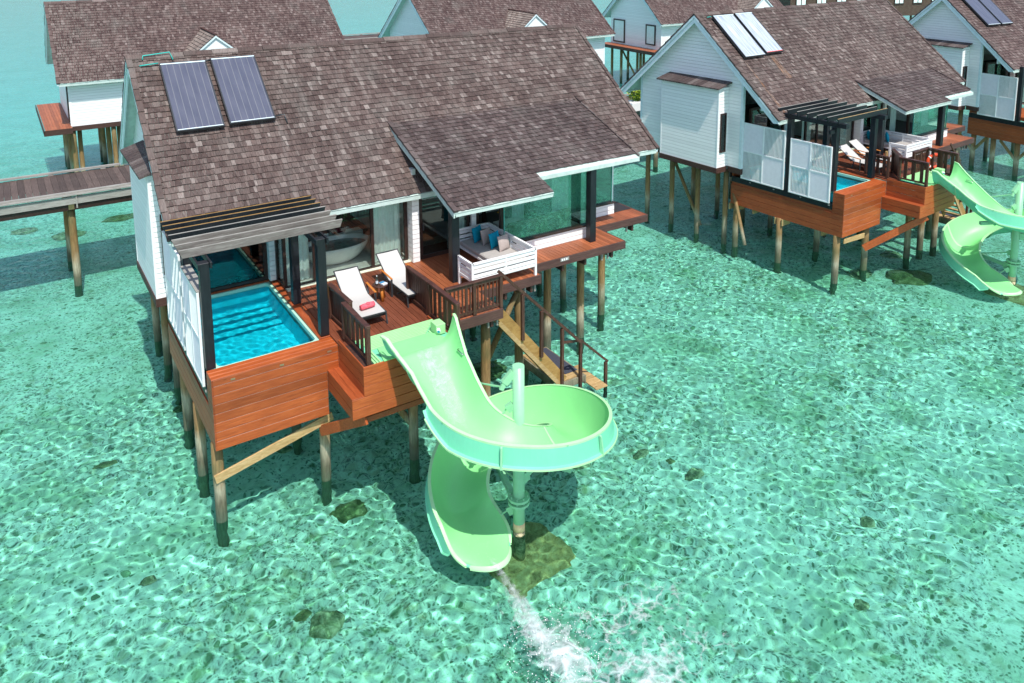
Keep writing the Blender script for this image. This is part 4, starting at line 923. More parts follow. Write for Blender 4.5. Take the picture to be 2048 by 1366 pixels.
    mb.add(vs, [(4 * i + k, 4 * i + (k + 1) % 4, 4 * i + 4 + (k + 1) % 4, 4 * i + 4 + k) for i in range(79) for k in range(4)]); recalc(mb.build('splash_wall_lip', 'slide_rim', root))
    # entry tray over the landing box
    mb = MB(); zt = .085
    mb.box(3.27, 5.44, -1.60, -.32, .03, zt - .03)
    mb.build('entry_tray', 'slide_out', root); mb = MB()  # darker green base: shade in the grooves between ribs put into the colour
    for k in range(9):
        y = -.335 - k * .07; mb.box(3.30 + k * .02, 5.42 - k * .06, y - .046, y, zt - .03, zt + .008)
    for k in range(7): x = 5.43 - k * .07; mb.box(x - .046, x, -1.02, -.42 - k * .085, zt - .03, zt + .006)
    for k in range(3): x = 3.27 + k * .07; mb.box(x, x + .046, -1.58, -1.0, zt - .03, zt + .006)
    mb.build('entry_rib', 'slide_tray', root, bevel=.003)
    mb = MB(); mb.prism([(3.62, -.97, .098), (5.05, -.97, .098), (5.34, -1.62, .093), (3.50, -1.62, .093)], (0, 0, -.016)); mb.build('entry_floor', 'slide', root)
    sp_ = MB().box(5.10, 5.36, -1.18, -.86, .08, .34).build('spout_box', 'slide_tray', root, bevel=.01)
    MB().tube([(5.16, -1.17, .22), (5.13, -1.25, .21)], .05, 14).build('spout', 'white', sp_, smooth=True); MB().tube([(5.13, -1.245, .21), (5.128, -1.253, .21)], .036, 14).build('spout_mouth', 'turq', sp_)
    # grab handles
    for i, rim_, s_ in ((13, rimL, -1), (12, rimR, -1), (1, rimR, -1)):
        p, d = rim_[i]; f_ = Vector((cos(path[i][2]), sin(path[i][2]), 0)); q0 = p - d * .02 + Vector((0, 0, -.10))
        MB().tube([q0 - f_ * .12, q0 - f_ * .12 - d * .06, q0 + f_ * .12 - d * .06 + Vector((0, 0, -.03)), q0 + f_ * .12 + Vector((0, 0, -.03))], .014, 8).build('grab_handle', 'chrome', root, smooth=True)
    # pole with brackets
    px, py = 5.72, -3.92
    po = MB().tube([(px, py, ZB), (px, py, .36)], .135, 28).build('pole', 'slide_steel', root)
    for p_ in po.data.polygons:
        if len(p_.vertices) == 4: p_.use_smooth = True
    MB().tube([(px, py, ZB + .05), (px, py, ZW + .10)], .142, 24).build('pole_marine_growth', 'coral_dark', po, smooth=True)
    MB().tube([(px, py, ZW + .10), (px, py, ZW + .30)], .138, 24).build('pole_scaled_band', 'concrete', po, smooth=True)
    MB().tube([(px, py, -3.02), (px, py, -2.96)], .25, 20).tube([(px, py, -2.90), (px, py, -2.84)], .25, 20).build_each('pole_flange', 'slide_steel', po)
    for k in range(8): a = k * pi / 4; MB().tube([(px + .2 * cos(a), py + .2 * sin(a), -3.06), (px + .2 * cos(a), py + .2 * sin(a), -2.80)], .018, 6).build_each('bolt', 'slide_steel', po)
    def arm(i, ztop, zarm, ext=.25):
        c = Vector((path[i][0], path[i][1], 0)); a = Vector((px, py, 0)); d = (c - a); Ld = d.length; d.normalize(); zs = path[i][3] - .16
        b_ = thing_part = MB().beam(a + Vector((0, 0, zs - .10)) + d * .1, a + d * (Ld + ext) + Vector((0, 0, zs - .10)), .13, .13).build('support_arm', 'slide_steel', root, bevel=.005)
        MB().beam(a + d * .12 + Vector((0, 0, zs + ztop)), a + d * .26 + Vector((0, 0, zs + ztop - .1)), .10, .18).beam(a + d * .12 + Vector((0, 0, zs - .1)), a + d * .36 + Vector((0, 0, zs - .1)), .16, .26).build_each('bracket', 'slide_steel', b_)
        MB().tube([a + d * .24 + Vector((0, 0, zs + ztop - .05)), a + d * max(.3, Ld - .72) + Vector((0, 0, zs - .03))], .022, 8).build('tie_rod', 'slide_steel', b_)
    for i, zt_ in ((30, .55), (62, .45), (92, .45), (118, .5), (142, .55)): arm(i, zt_, 0)
    b1 = MB().beam((px - .1, py + .05, .22), (px - .30, py + .12, -.02), .11, .16).beam((px - .28, py + .1, .04), (px - .38, py + .12, -.16), .05, .1).build_each('bracket', 'slide_steel', po)[0]
    q_ = rimL[25][0] + rimL[25][1] * .12 + Vector((0, 0, -.12)); MB().tube([(px - .34, py + .12, -.1), tuple(q_)], .022, 8).build('tie_rod', 'slide_steel', b1)
    # running water in the trough
    for nm, k0, k1, i0, i1, off in (('running_water', 9, 15, 2, 34, .012),):
        mb = MB(); vs = []; w2 = k1 - k0 + 1
        for i in range(i0, i1): vs += [ins[i][k] + Vector((0, 0, off)) for k in range(k0, k1 + 1)]
        mb.add(vs, [(i * w2 + k, i * w2 + k + 1, (i + 1) * w2 + k + 1, (i + 1) * w2 + k) for i in range(i1 - i0 - 1) for k in range(w2 - 1)]); o = mb.build(nm, 'jet', root, smooth=True)
        at = o.data.attributes.new('dens', 'FLOAT', 'POINT')
        for j in range(len(vs)): kk = j % w2; ii = j // w2; at.data[j].value = .55 - .16 * abs(kk / (w2 - 1) - .45) * 2 - .12 * (1 - min(1, ii / 6)) - .3 * max(0, ii - (i1 - i0) + 9) / 9
    return root, ins, path
sl, INS, PATH = slide(VA, 'mint green spiral water slide in the foreground, water pouring from its end')
sl2, _i, _p = slide(VB, 'mint green spiral water slide at the right villa, cut by the picture edge')
for xf, lab in ((VA, 'rough square sandy-brown slab under the water at the foot of the nearest slide pole'), (VB, 'sandy concrete slab under the water at the foot of the far slide pole')):
    mb = MB(); n_, m_ = 44, 12; vs = []
    for j in range(m_ + 1):
        for i in range(n_):
            a = 2 * pi * i / n_; sq = (abs(cos(a)) ** 5 + abs(sin(a)) ** 5) ** (-1 / 5.); r_ = min(1., (j + .0) / (m_ - 3)) if j <= m_ - 3 else 1 + .05 * (j - m_ + 3); k = 1 + .10 * mn.noise(Vector((cos(a) * 2.2, sin(a) * 2.2, 5))) + .05 * mn.noise(Vector((cos(a) * 7, sin(a) * 7, 1)))
            x_, y_ = .86 * sq * r_ * k * cos(a), .78 * sq * r_ * k * sin(a); vs.append((x_, y_, (.24 + .07 * mn.noise(Vector((x_ * 3, y_ * 3, 2)))) if j <= m_ - 3 else .22 - .1 * (j - m_ + 3)))
    mb.add(vs, [(j * n_ + i, (j + 1) * n_ + i, (j + 1) * n_ + (i + 1) % n_, j * n_ + (i + 1) % n_) for j in range(m_) for i in range(n_)]); s_ = mb.build('footing_slab', 'footing_rock', smooth=True)
    s_.cycles.is_caustics_receiver = True; s_.matrix_world = xf @ Matrix.Translation((5.95, -3.9, ZB - .05)) @ Matrix.Rotation(.1, 4, 'Z'); tag(s_, lab, 'footing')

# jet and foam
hE = PATH[-1][2]; f_ = Vector((cos(hE), sin(hE), 0)); ex = Vector((PATH[-1][0], PATH[-1][1], -3.60)) + f_ * .30; side = Vector((-sin(hE), cos(hE), 0))
mb = MB(); vs = []; NJ, KJ = 26, 10; dens = []
tgt = Vector((4.40, -6.95, ZW + .03)); st = ex - side * .14
for i in range(NJ + 1):
    u = i / NJ; p = st.lerp(tgt, u); p.z = st.z - (st.z - tgt.z) * u ** 1.6 + .06 * sin(pi * u)
    w_ = .09 + .22 * u ** 1.3 + .015 * sin(u * 31)
    for k in range(KJ + 1):
        a = -1 + 2 * k / KJ; vs.append(p + side * (a * w_ + .02 * sin(9 * u + k)) + Vector((0, 0, .07 * (1 - a * a) + .02 * mn.noise(Vector((u * 9, a * 4, 1)))))); dens.append(.46 - .22 * abs(a) + .42 * u ** 2 - (.9 * (u - .86) / .14 if u > .86 else 0))
mb.add(vs, [(i * (KJ + 1) + k, i * (KJ + 1) + k + 1, (i + 1) * (KJ + 1) + k + 1, (i + 1) * (KJ + 1) + k) for i in range(NJ) for k in range(KJ)])
o = mb.build('water_jet', 'jet', smooth=True); tag(o, 'white jet of water pouring from the lip of the nearest mint slide', 'water jet', kind='stuff')
at = o.data.attributes.new('dens', 'FLOAT', 'POINT')
for j, d_ in enumerate(dens): at.data[j].value = d_
mb = MB(); nx, ny = 110, 90; X0, X1, Y0, Y1 = 2.2, 9.8, -9.6, -5.0; vs = []; dens = []
for j in range(ny + 1):
    for i in range(nx + 1):
        x = X0 + (X1 - X0) * i / nx; y = Y0 + (Y1 - Y0) * j / ny
        d1 = Vector((x - 4.35, (y + 7.0) * 1.0)).length; d2 = Vector((x - 4.4, y + 6.4)).length
        core = math.exp(-((x - 4.6) / .6) ** 2 - ((y + 7.2) / .8) ** 2) * .75; tr_ = math.exp(-(((x - 6.1) / 2.0) ** 2 + ((y + 7.1) / .75) ** 2)) * .40; tr2 = math.exp(-(((x - 5.6) / 1.9) ** 2 + ((y + 8.3) / 1.1) ** 2)) * .50; st_ = math.exp(-(((x - 4.32) / .3) ** 2 + ((y + 6.2) / .8) ** 2)) * .4
        dd = max(core, tr_, tr2, st_) + .12 * core; nz = mn.noise(Vector((x * 1.3, y * 1.3, 0)))
        e = min(i, nx - i, j, ny - j) / 6.; dd = dd - (0.3 * max(0, 1 - e)) + .12 * nz - .05
        vs.append((x, y, ZW + .05 + max(0, dd - .35) * .22 * (1 + mn.noise(Vector((x * 5, y * 5, 2)))))); dens.append(dd)
mb.add(vs, [(j * (nx + 1) + i, j * (nx + 1) + i + 1, (j + 1) * (nx + 1) + i + 1, (j + 1) * (nx + 1) + i) for j in range(ny) for i in range(nx) if dens[j * (nx + 1) + i] > .04])
o = mb.build('splash_foam', 'foam', smooth=True); tag(o, 'white foam spreading on the water where the slide jet lands', 'foam', kind='stuff')
at = o.data.attributes.new('dens', 'FLOAT', 'POINT')
for j, d_ in enumerate(dens): at.data[j].value = d_
mb = MB()
for _ in range(420):
    a = random.uniform(0, 2 * pi); r_ = random.random() ** .6 * 1.1; c = (4.35 + r_ * cos(a) + .3, -6.9 + r_ * sin(a) * .8, ZW + .03 + random.random() ** 2 * .22); s_ = random.uniform(.004, .016)
    mb.add([(c[0] + s_, c[1], c[2]), (c[0] - s_, c[1], c[2]), (c[0], c[1] + s_, c[2]), (c[0], c[1] - s_, c[2]), (c[0], c[1], c[2] + s_), (c[0], c[1], c[2] - s_)], [(0, 2, 4), (2, 1, 4), (1, 3, 4), (3, 0, 4), (2, 0, 5), (1, 2, 5), (3, 1, 5), (0, 3, 5)])
o = mb.build('water_droplets', 'white', smooth=True); tag(o, 'white droplets thrown up around the foam of the slide jet', 'spray', kind='stuff')

# ------------------------------------------------------------------ solar collectors
def solar(xf, label, p, x0, x1, yb, yt, mat='solar', rust=False):
    sl_ = (p['zr'] - p['ze']) / (p['yr'] - p['ye']); ang = math.atan(sl_); base = Vector((x0, yb, p['ze'] + sl_ * (yb - p['ye'])))
    m = xf @ Matrix.Translation(base) @ Matrix.Rotation(ang, 4, 'X') @ Matrix.Translation((0, 0, .10))
    root = thing('solar_panel', label, 'solar panel', m, 'solar water panels on the roofs'); W_ = x1 - x0; L = (yt - yb) / cos(ang)
    f = MB(); f.box(0, W_, 0, .035, 0, .10).box(0, W_, L - .035, L, 0, .10).box(0, .035, .035, L - .035, 0, .10).box(W_ - .035, W_, .035, L - .035, 0, .10).box(.035, W_ - .035, .035, L - .035, 0, .03)
    f.build('panel_frame', 'charcoal', root, bevel=.004)
    MB().box(.036, W_ - .036, .036, L - .036, .075, .088).build('panel_glass', mat, root)
    r = MB().box(.02, W_ - .02, L - .07, L - .036, .0885, .105)
    r.build('panel_trim', 'trim', root); MB().box(.04, W_ - .04, .036, .06, .0885, .10).build('panel_trim', 'orange' if rust else 'trim', root)
    MB().box(.1, .14, .3, .34, -.1, 0).box(W_ - .14, W_ - .1, .3, .34, -.1, 0).box(.1, .14, L - .3, L - .26, -.1, 0).box(W_ - .14, W_ - .1, L - .3, L - .26, -.1, 0).build_each('mounting_leg', 'charcoal', root)
    return root
solar(VA, 'dark blue solar panel, the left one on the nearest roof', A, .62, 1.93, 5.70, 7.72)
s2 = solar(VA, 'dark blue solar panel, the right one on the nearest roof', A, 2.08, 3.41, 5.74, 7.76)
solar(VB, 'hazed silvery solar panel on the right villa roof, nearer the gable', B, .20, 1.60, 5.22, 7.14, 'solar_hazed')
solar(VB, 'hazed silvery solar panel on the right villa roof with a rusty bottom edge', B, 1.74, 2.95, 5.28, 7.16, 'solar_hazed', True)
solar(VF, 'blue solar panel on the roof at the top right, nearer the gable', B, .6, 1.85, 5.2, 7.14)
solar(VF, 'blue solar panel on the roof at the top right, farther from the gable', B, 1.98, 3.1, 5.2, 7.14)
def on_roof(p, x, y, h=.05): s_ = (p['zr'] - p['ze']) / (p['yr'] - p['ye']); return Vector((x, y, p['ze'] + s_ * (y - p['ye']) + h))
def pipe(xf, p, pts, r, mat, label, name='roof_pipe'):
    o = MB().tube([on_roof(p, *q) for q in pts], r, 8).build(name, mat, None, smooth=True); o.matrix_world = xf; tag(o, label, 'pipe')
pipe(VA, A, [(.1, 7.72, .10), (.62, 7.74, .12)], .018, 'pipe', 'green pipe at the upper left corner of the left solar panel on the nearest roof')
pipe(VA, A, [(.22, 7.92, .08), (.25, 7.98, .14), (1.0, 8.02, .16), (1.05, 7.8, .14)], .018, 'pipe', 'green pipe just below the ridge of the nearest roof above the left solar panel')
pipe(VA, A, [(3.41, 5.78, .14), (3.72, 5.80, .14), (3.74, 5.62, .05)], .02, 'charcoal', 'bent black pipe at the lower right corner of the right dark solar panel')
pipe(VA, A, [(1.9, 7.66, .16), (2.12, 7.68, .16)], .025, 'charcoal', 'black pipe joining the two solar panels of the nearest roof')
pipe(VB, B, [(2.95, 5.34, .14), (3.2, 5.36, .14), (3.12, 5.6, .05), (3.2, 5.36, .14)], .02, 'charcoal', 'black pipe at the lower right corner of the silvery solar panels')
pipe(VB, B, [(-.05, 7.1, .1), (.22, 7.1, .12)], .018, 'pipe', 'green pipe beside the gable end of the silvery solar panels')
# rust run-off on the right villa roof
t = NT('rust_stain'); n = t.noise(t.coord('Object', (6, 1, 1)), 3, 6, .7); al = t.ramp(n, [(.42, 0.), (.72, .6)])
b = t.n('ShaderNodeBsdfPrincipled'); rc = t.ramp(t.noise(t.coord('Object', (1, .6, .6)), 1.5, 3), [(.35, (.45, .16, .03)), (.6, (.50, .40, .32))]); t.l(rc, b.inputs['Base Color']); b.inputs['Roughness'].default_value = .9
tr = t.n('ShaderNodeBsdfTransparent'); mx = t.n('ShaderNodeMixShader'); t.l(al, mx.inputs[0]); t.l(tr.outputs[0], mx.inputs[1]); t.l(b.outputs[0], mx.inputs[2]); t.l(mx.outputs[0], t.out.inputs[0]); M['rust'] = t.m
mb = MB()
for x0_, x1_, ya, yb_ in ((.02, .17, 2.85, 5.1), (1.9, 2.3, 4.2, 5.2)):
    a_, b__ = on_roof(B, x0_, ya, .052), on_roof(B, x0_ + .1, yb_, .052); mb.add([a_, a_ + Vector((x1_ - x0_, 0, 0)), b__ + Vector(((x1_ - x0_) * .6, 0, 0)), b__], [(0, 1, 2, 3)])
mb.build_each('rust_streak', 'rust', vb)

# ------------------------------------------------------------------ furniture
def soft(mb_or_name, size, loc, mat, parent=None, rz=0, tilt=(0, 0), name='cushion', puff=1.):
    # a pillow: square with pinched corners
    w_, h_, d_ = size; n = 10; vs = []; fs = []
    for sgn in (1, -1):
        for j in range(n + 1):
            for i in range(n + 1):
                u, v = -1 + 2 * i / n, -1 + 2 * j / n; t_ = max(0, (1 - abs(u) ** 2.4) * (1 - abs(v) ** 2.4)) ** .55; pin = 1 - .07 * (1 - abs(v) ** 2) * abs(u) ** 3; pin2 = 1 - .07 * (1 - abs(u) ** 2) * abs(v) ** 3
                vs.append((u * w_ / 2 * pin, sgn * d_ / 2 * t_ * puff + .004 * sgn, v * h_ / 2 * pin2))
    N_ = (n + 1) ** 2
    for s_ in (0, 1):
        for j in range(n):
            for i in range(n): q = [j * (n + 1) + i, j * (n + 1) + i + 1, (j + 1) * (n + 1) + i + 1, (j + 1) * (n + 1) + i]; q = [k + s_ * N_ for k in q]; fs.append(tuple(q if s_ else q[::-1]))
    mb = MB(); mb.add(vs, fs); o = mb.build(name, mat, parent, smooth=True)
    m = Matrix.Translation(loc) @ Matrix.Rotation(rz, 4, 'Z') @ Matrix.Rotation(tilt[0], 4, 'X') @ Matrix.Rotation(tilt[1], 4, 'Y'); return o, m

def lounger(xf, label, x, y, rz, arms=True, recline=.62, Lf=1.25, Lb=.80):
    # local: foot at y=0, head at +y
    root = thing('sun_lounger', label, 'sun lounger', xf @ Matrix.Translation((x, y, 0)) @ Matrix.Rotation(rz, 4, 'Z'), 'grey sling sun loungers on the decks')
    W_ = .70; zs = .34; prof = [(0, zs - .01), (.3, zs), (Lf - .3, zs + .01), (Lf - .06, zs + .02), (Lf + .05, zs + .07), (Lf + Lb * .5 * cos(recline) + .05, zs + .07 + Lb * .5 * sin(recline)), (Lf + Lb * cos(recline) + .05, zs + .07 + Lb * sin(recline))]
    mb = MB(); nx_ = 8; vs = []
    for yy, zz_ in prof:
        for k in range(nx_ + 1): u = -1 + 2 * k / nx_; vs.append((u * (W_ / 2 - .03), yy, zz_ - .012 * (1 - u * u)))
    a = len(vs); vs2 = [(v[0], v[1], v[2] - .012) for v in vs]; F_ = [(j * (nx_ + 1) + k, j * (nx_ + 1) + k + 1, (j + 1) * (nx_ + 1) + k + 1, (j + 1) * (nx_ + 1) + k) for j in range(len(prof) - 1) for k in range(nx_)]
    mb.add(vs, F_); mb.add(vs2, [f[::-1] for f in F_]); mb.build('sling', 'sling', root, smooth=True)
    f = MB()
    for s_ in (-1, 1): f.tube([(s_ * (W_ / 2 - .015), yy, zz_ - .012) for yy, zz_ in prof], .016, 8)
    f.beam((-W_ / 2, 0, zs - .02), (W_ / 2, 0, zs - .02), .03, .03).beam((-W_ / 2, prof[-1][0], prof[-1][1] - .01), (W_ / 2, prof[-1][0], prof[-1][1] - .01), .03, .03).beam((-W_ / 2, Lf * .5, .17), (W_ / 2, Lf * .5, .17), .03, .03)
    f.beam((-W_ / 2, .12, zs - .13), (W_ / 2, .12, zs - .13), .025, .05)
    f.build('frame', 'charcoal', root)
    for s_ in (-1, 1):
        for yy in (.03, Lf - .1): MB().beam((s_ * (W_ / 2 - .01), yy + .02, zs - .01), (s_ * (W_ / 2 + .0), yy - .05 if yy < .5 else yy + .08, 0), .035, .035, up=(1, 0, 0)).build('leg', 'charcoal', root)
    if arms:
        for s_ in (-1, 1):
            ar = MB().beam((s_ * (W_ / 2 + .05), Lf - .42, .52), (s_ * (W_ / 2 + .05), Lf + .22, .56), .06, .028).build('armrest', 'teak', root, bevel=.008)
            MB().beam((s_ * (W_ / 2 + .05), Lf - .40, .50), (s_ * (W_ / 2 + .05), Lf - .40, 0.0), .03, .05, up=(1, 0, 0)).beam((s_ * (W_ / 2 + .05), Lf + .2, .54), (s_ * (W_ / 2 + .02), Lf + .02, zs), .03, .04, up=(1, 0, 0)).build_each('arm_post', 'charcoal', ar)
    return root
lounger(VA, 'grey sun lounger with a pink rolled towel on its foot, nearer the nearest pool', 4.07, .26, -.015)
lounger(VA, 'grey sun lounger without a towel, half hidden behind the brown board rail', 5.62, .80, .03)
lounger(VB, 'grey sun lounger beside the pool edge of the right villa', 3.75, .55, .02)
lounger(VB, 'grey sun lounger with teak arms farther from the pool of the right villa', 5.0, .80, .05)
# rolled towel with a tucked fold on the nearer lounger
tw = thing('rolled_towel', 'pink rolled towel lying on the foot of the nearer grey lounger', 'towel', VA @ Matrix.Translation((4.06, .66, .415)) @ Matrix.Rotation(.12, 4, 'Z'))
mb = MB(); pts = [(-.20, 0, 0), (-.195, 0, 0), (-.1, 0, .004), (.1, 0, .004), (.195, 0, 0), (.20, 0, 0)]; mb.tube(pts, [.05, .068, .075, .075, .068, .05], 20); o = mb.build('roll', 'towel', tw, smooth=True)
mb = MB(); prev = None
sp_pts = [(.203, (.012 + .05 * k / 40) * cos(k * .5), (.012 + .05 * k / 40) * sin(k * .5)) for k in range(41)]; mb.tube(sp_pts, .006, 5); mb.build('end_fold', 'towel', tw, smooth=True)
MB().tube([(.02 + .05 * cos(a_), -.02 + .045 * sin(a_), .076) for a_ in [k * pi / 8 for k in range(14)]], .012, 6).build('tucked_corner', 'towel', tw, smooth=True)
def side_table(xf, label, x, y):
    root = thing('side_table', label, 'table', xf, 'round side tables between the loungers', (x, y, 0))
    MB().lathe([(0, .45), (.20, .45), (.215, .44), (.215, .42), (.20, .41), (0, .41)], n=36).build('table_top', 'rail', root, smooth=False)
    for k in range(3): a = k * 2 * pi / 3 + .5; MB().tube([(.08 * cos(a), .08 * sin(a), .41), (.15 * cos(a), .15 * sin(a), 0)], [.04, .045], 12).build('leg', 'teak', root, smooth=True)
side_table(VA, 'round dark side table with bottle and book between the two nearest loungers', 4.86, 1.66)
side_table(VB, 'round brown side table between the loungers of the right villa', 4.35, 1.5)
def bottle(xf, label, x, y, z, h=.27, r=.035, mat='bottleglass', grp=None):
    root = thing('bottle', label, 'bottle', xf, grp, (x, y, z)); MB().lathe([(0, 0), (r, 0), (r, h * .55), (r * .85, h * .66), (r * .38, h * .82), (r * .36, h * .95)], n=20).build('glass_body', mat, root, smooth=True)
    MB().lathe([(r * .42, h * .94), (r * .42, h), (0, h)], n=16).build('cap', 'white', root, smooth=True); MB().lathe([(r * 1.03, h * .18), (r * 1.03, h * .48)], n=20).build('paper_label', 'paper' if mat == 'bottleglass' else 'towel', root, smooth=True)
bottle(VA, 'clear water bottle on the round side table between the loungers', 4.76, 1.64, .451)
bk = thing('book', 'blue and white book lying on the round side table', 'book', VA @ Matrix.Translation((4.93, 1.61, .452)) @ Matrix.Rotation(.25, 4, 'Z')); MB().box(-.07, .07, -.10, .10, 0, .028).build('pages', 'white', bk); MB().box(-.075, .075, -.105, .105, .028, .033).build('cover', 'paper', bk); MB().box(-.07, .07, .0, .10, .033, .0345).build('cover_print', 'bookblue', bk)
for k in range(4): bottle(VA, ['leftmost small bottle with red paper on the ledge behind the pool window', 'second small bottle from the left behind the pool window', 'third small bottle from the left behind the pool window', 'rightmost small bottle behind the pool window, nearest the round white stool'][k], 1.60 + .11 * k, 4.98, .0, .22, .03, 'bottleglass', 'small bottles behind the pool window')
st_ = thing('stool', 'round white stool behind the pool window', 'stool', VA, None, (2.15, 5.15, 0)); MB().lathe([(0, .20), (.22, .20), (.25, .17), (.25, .12), (.2, .1), (.2, 0)], n=32).build('seat', 'white', st_, smooth=True)
# bathtub
tb = thing('bathtub', 'white oval bathtub with petals floating behind the glass doors', 'bathtub', VA @ Matrix.Translation((4.80, 4.90, .022)) @ Matrix.Rotation(.02, 4, 'Z'))
mb = MB(); mb.lathe([(0, .0), (.34, .0), (.52, .05), (.66, .16), (.78, .32), (.865, .48), (.90, .585), (.885, .60), (.865, .585), (.82, .47), (.7, .3), (.5, .2), (0, .18)], n=64, sx=1.22, sy=.70); mb.build('tub_shell', 'ceramic', tb, smooth=True)
mb = MB(); mb.lathe([(0, .47), (.815, .47)], n=64, sx=1.22, sy=.70); mb.build('bath_water', 'bathwater', tb)
for _ in range(46):
    a = random.uniform(0, 2 * pi); r_ = random.random() ** .5 * .74; s_ = random.uniform(.014, .024); x, y = r_ * 1.13 * cos(a), r_ * .68 * sin(a); th_ = random.uniform(0, 6)
    MB().add([(x + s_ * cos(th_ + k * pi / 3) * (1 if k % 3 else .7), y + s_ * sin(th_ + k * pi / 3), .474 + .004 * (k % 2)) for k in range(6)], [(0, 1, 2, 3, 4, 5)]).build('petal', 'petal', tb)
lg = thing('tub_ledge', 'grey ledge behind the bathtub holding a dark red towel', 'ledge', VA, None, (5.3, 5.85, .02)); MB().box(-.75, .75, -.16, .2, 0, .52).build('ledge_body', 'ceramic', lg, bevel=.02)
dt = thing('rolled_towel', 'dark red rolled towel on the ledge behind the bathtub', 'towel', VA, None, (5.28, 5.85, .62)); MB().tube([(-.22, 0, 0), (-.2, 0, 0), (.2, 0, 0), (.22, 0, 0)], [.06, .08, .08, .06], 18).build('roll', 'darktowel', dt, smooth=True)

# L-shaped white daybed with slatted rails
def daybed(xf, label, m=Matrix.Identity(4)):
    root = thing('daybed', label, 'daybed', xf @ m, 'white slatted daybeds on the decks')
    X0, X1, Y0, Y1, XC, YA = 7.20, 9.34, .66, 3.30, 8.22, 1.40; zt = .84
    def slat_rail(name, p, q, z0, z1, ns, mids=()):
        p, q = Vector(p), Vector(q); d = (q - p).normalized(); L = (q - p).length; up = Vector((0, 0, 1)); mb = MB()
        mb.beam(p + up * (z1 - .03), q + up * (z1 - .03), .07, .06).beam(p + up * (z0 + .04), q + up * (z0 + .04), .05, .08)
        for k in range(ns): z = z0 + .08 + (z1 - z0 - .14) * (k + .5) / ns; mb.beam(p + up * z, q + up * z, .025, (z1 - z0 - .14) / ns * .70)
        for t_ in mids: mb.beam(p + d * L * t_ + up * z0, p + d * L * t_ + up * (z1 - .03), .055, .055, up=tuple(d))
        mb.build(name, 'white', root, bevel=.004)
    slat_rail('back_rail', (X0, Y0, 0), (X1, Y0, 0), .28, zt, 3, (.52,))
    slat_rail('side_rail', (X1, Y0, 0), (X1, Y1, 0), .28, zt, 3, (.5,))
    slat_rail('end_rail', (XC, Y1, 0), (X1, Y1, 0), .28, zt, 3)
    slat_rail('side_rail', (X0, Y0, 0), (X0, YA, 0), .28, zt, 3)
    for x, y, h in ((X0, Y0, zt), (X1, Y0, zt), (X1, Y1, zt), (XC, Y1, zt), (X0, YA, zt), (XC, YA, .3)): MB().box(x - .035, x + .035, y - .035, y + .035, 0, h).build('leg', 'white', root, bevel=.004)
    MB().box(X0 + .05, X1 - .05, Y0 + .05, YA, .26, .32).box(XC, X1 - .05, YA, Y1 - .05, .26, .32).build('seat_base', 'white', root)
    MB().prism([(X0 + .06, Y0 + .06, .325), (X1 - .06, Y0 + .06, .325), (X1 - .06, Y1 - .06, .325), (XC + .02, Y1 - .06, .325), (XC + .02, YA, .325), (X0 + .06, YA, .325)], (0, 0, .14)).build('mattress', 'cushion_grey', root, bevel=.03)
    return root
daybed(VA, 'white slatted corner daybed with four cushions on the nearest villa deck')
daybed(VB, 'white slatted corner daybed on the right villa deck with a turquoise cushion', Matrix.Translation((-1.28, .14, 0)))
def cushion(xf, label, x, y, z, mat, rz, sz=.48, grp='square cushions on the nearest daybed'):
    o, m = soft(None, (sz, sz, .16), (x, y, z + sz * .46), mat, None, rz, (-.22, 0)); o.matrix_world = xf @ m; tag(o, label, 'cushion', grp)
cushion(VA, 'turquoise cushion farthest back on the nearest daybed', 8.72, 2.95, .47, 'turq', .42)
cushion(VA, 'beige cushion between the two turquoise cushions of the nearest daybed', 8.84, 2.62, .47, 'beige', .38)
cushion(VA, 'turquoise cushion between the two beige cushions of the nearest daybed', 8.90, 2.22, .47, 'turq', .34)
cushion(VA, 'beige cushion at the front of the row on the nearest daybed', 9.00, 1.86, .47, 'beige', .28)
cushion(VB, 'turquoise cushion in the middle of the right villa daybed', 7.4, 2.5, .47, 'turq', .5, .46, 'square cushions on the right daybed')
cushion(VB, 'turquoise cushion at the back end of the right villa daybed', 7.2, 3.3, .47, 'turq', .5, .42, 'square cushions on the right daybed')
cushion(VB, 'beige cushion at the back of the right villa daybed', 7.05, 3.0, .47, 'beige', .5, .44, 'square cushions on the right daybed')
ib = thing('indoor_bed', 'dark grey bed seen through the bedroom door of the nearest villa', 'bed', VA, None, (7.4, 4.3, 0)); MB().box(0, 1.9, 0, 2.2, .1, .34).build('bed_base', 'white', ib); MB().box(.02, 1.88, .02, 2.2, .34, .56).build('mattress', 'cushion_grey', ib, bevel=.05)
# wicker sofa, low table and flowers in the corner bay
ws = thing('wicker_sofa', 'woven rope sofa behind the corner glass of the nearest villa', 'sofa', VA); mb = MB()
mb.prism([(9.75, 2.72, .35), (12.0, 2.62, .35), (12.12, 2.60, 1.02), (11.9, 2.60, 1.0), (9.75, 2.74, .86)], (0, .06, 0)); mb.build('woven_back', 'wicker', ws)
for k in range(60): x = 9.78 + k * .038; MB().beam((x, 2.70, .40), (x + .06, 2.68, .86 + k * .0024), .012, .012).build('rope', 'wicker', ws)
MB().box(9.8, 12.0, 2.8, 3.5, .18, .42).build('seat', 'beige', ws, bevel=.04); MB().box(9.8, 11.95, 2.79, 3.5, .03, .18).build('sofa_base', 'rail', ws)
o, m = soft(None, (.46, .44, .16), (11.35, 3.0, .68), 'sling', None, -.3, (.2, 0)); o.matrix_world = m; tag(o, 'pale cushion standing on the woven rope sofa', 'cushion')
lt = thing('low_table', 'white low table behind the woven rope sofa', 'table', VA, None, (10.6, 4.0, 0)); MB().box(-.5, .5, -.3, .3, .36, .42).build('table_top', 'white', lt, bevel=.01)
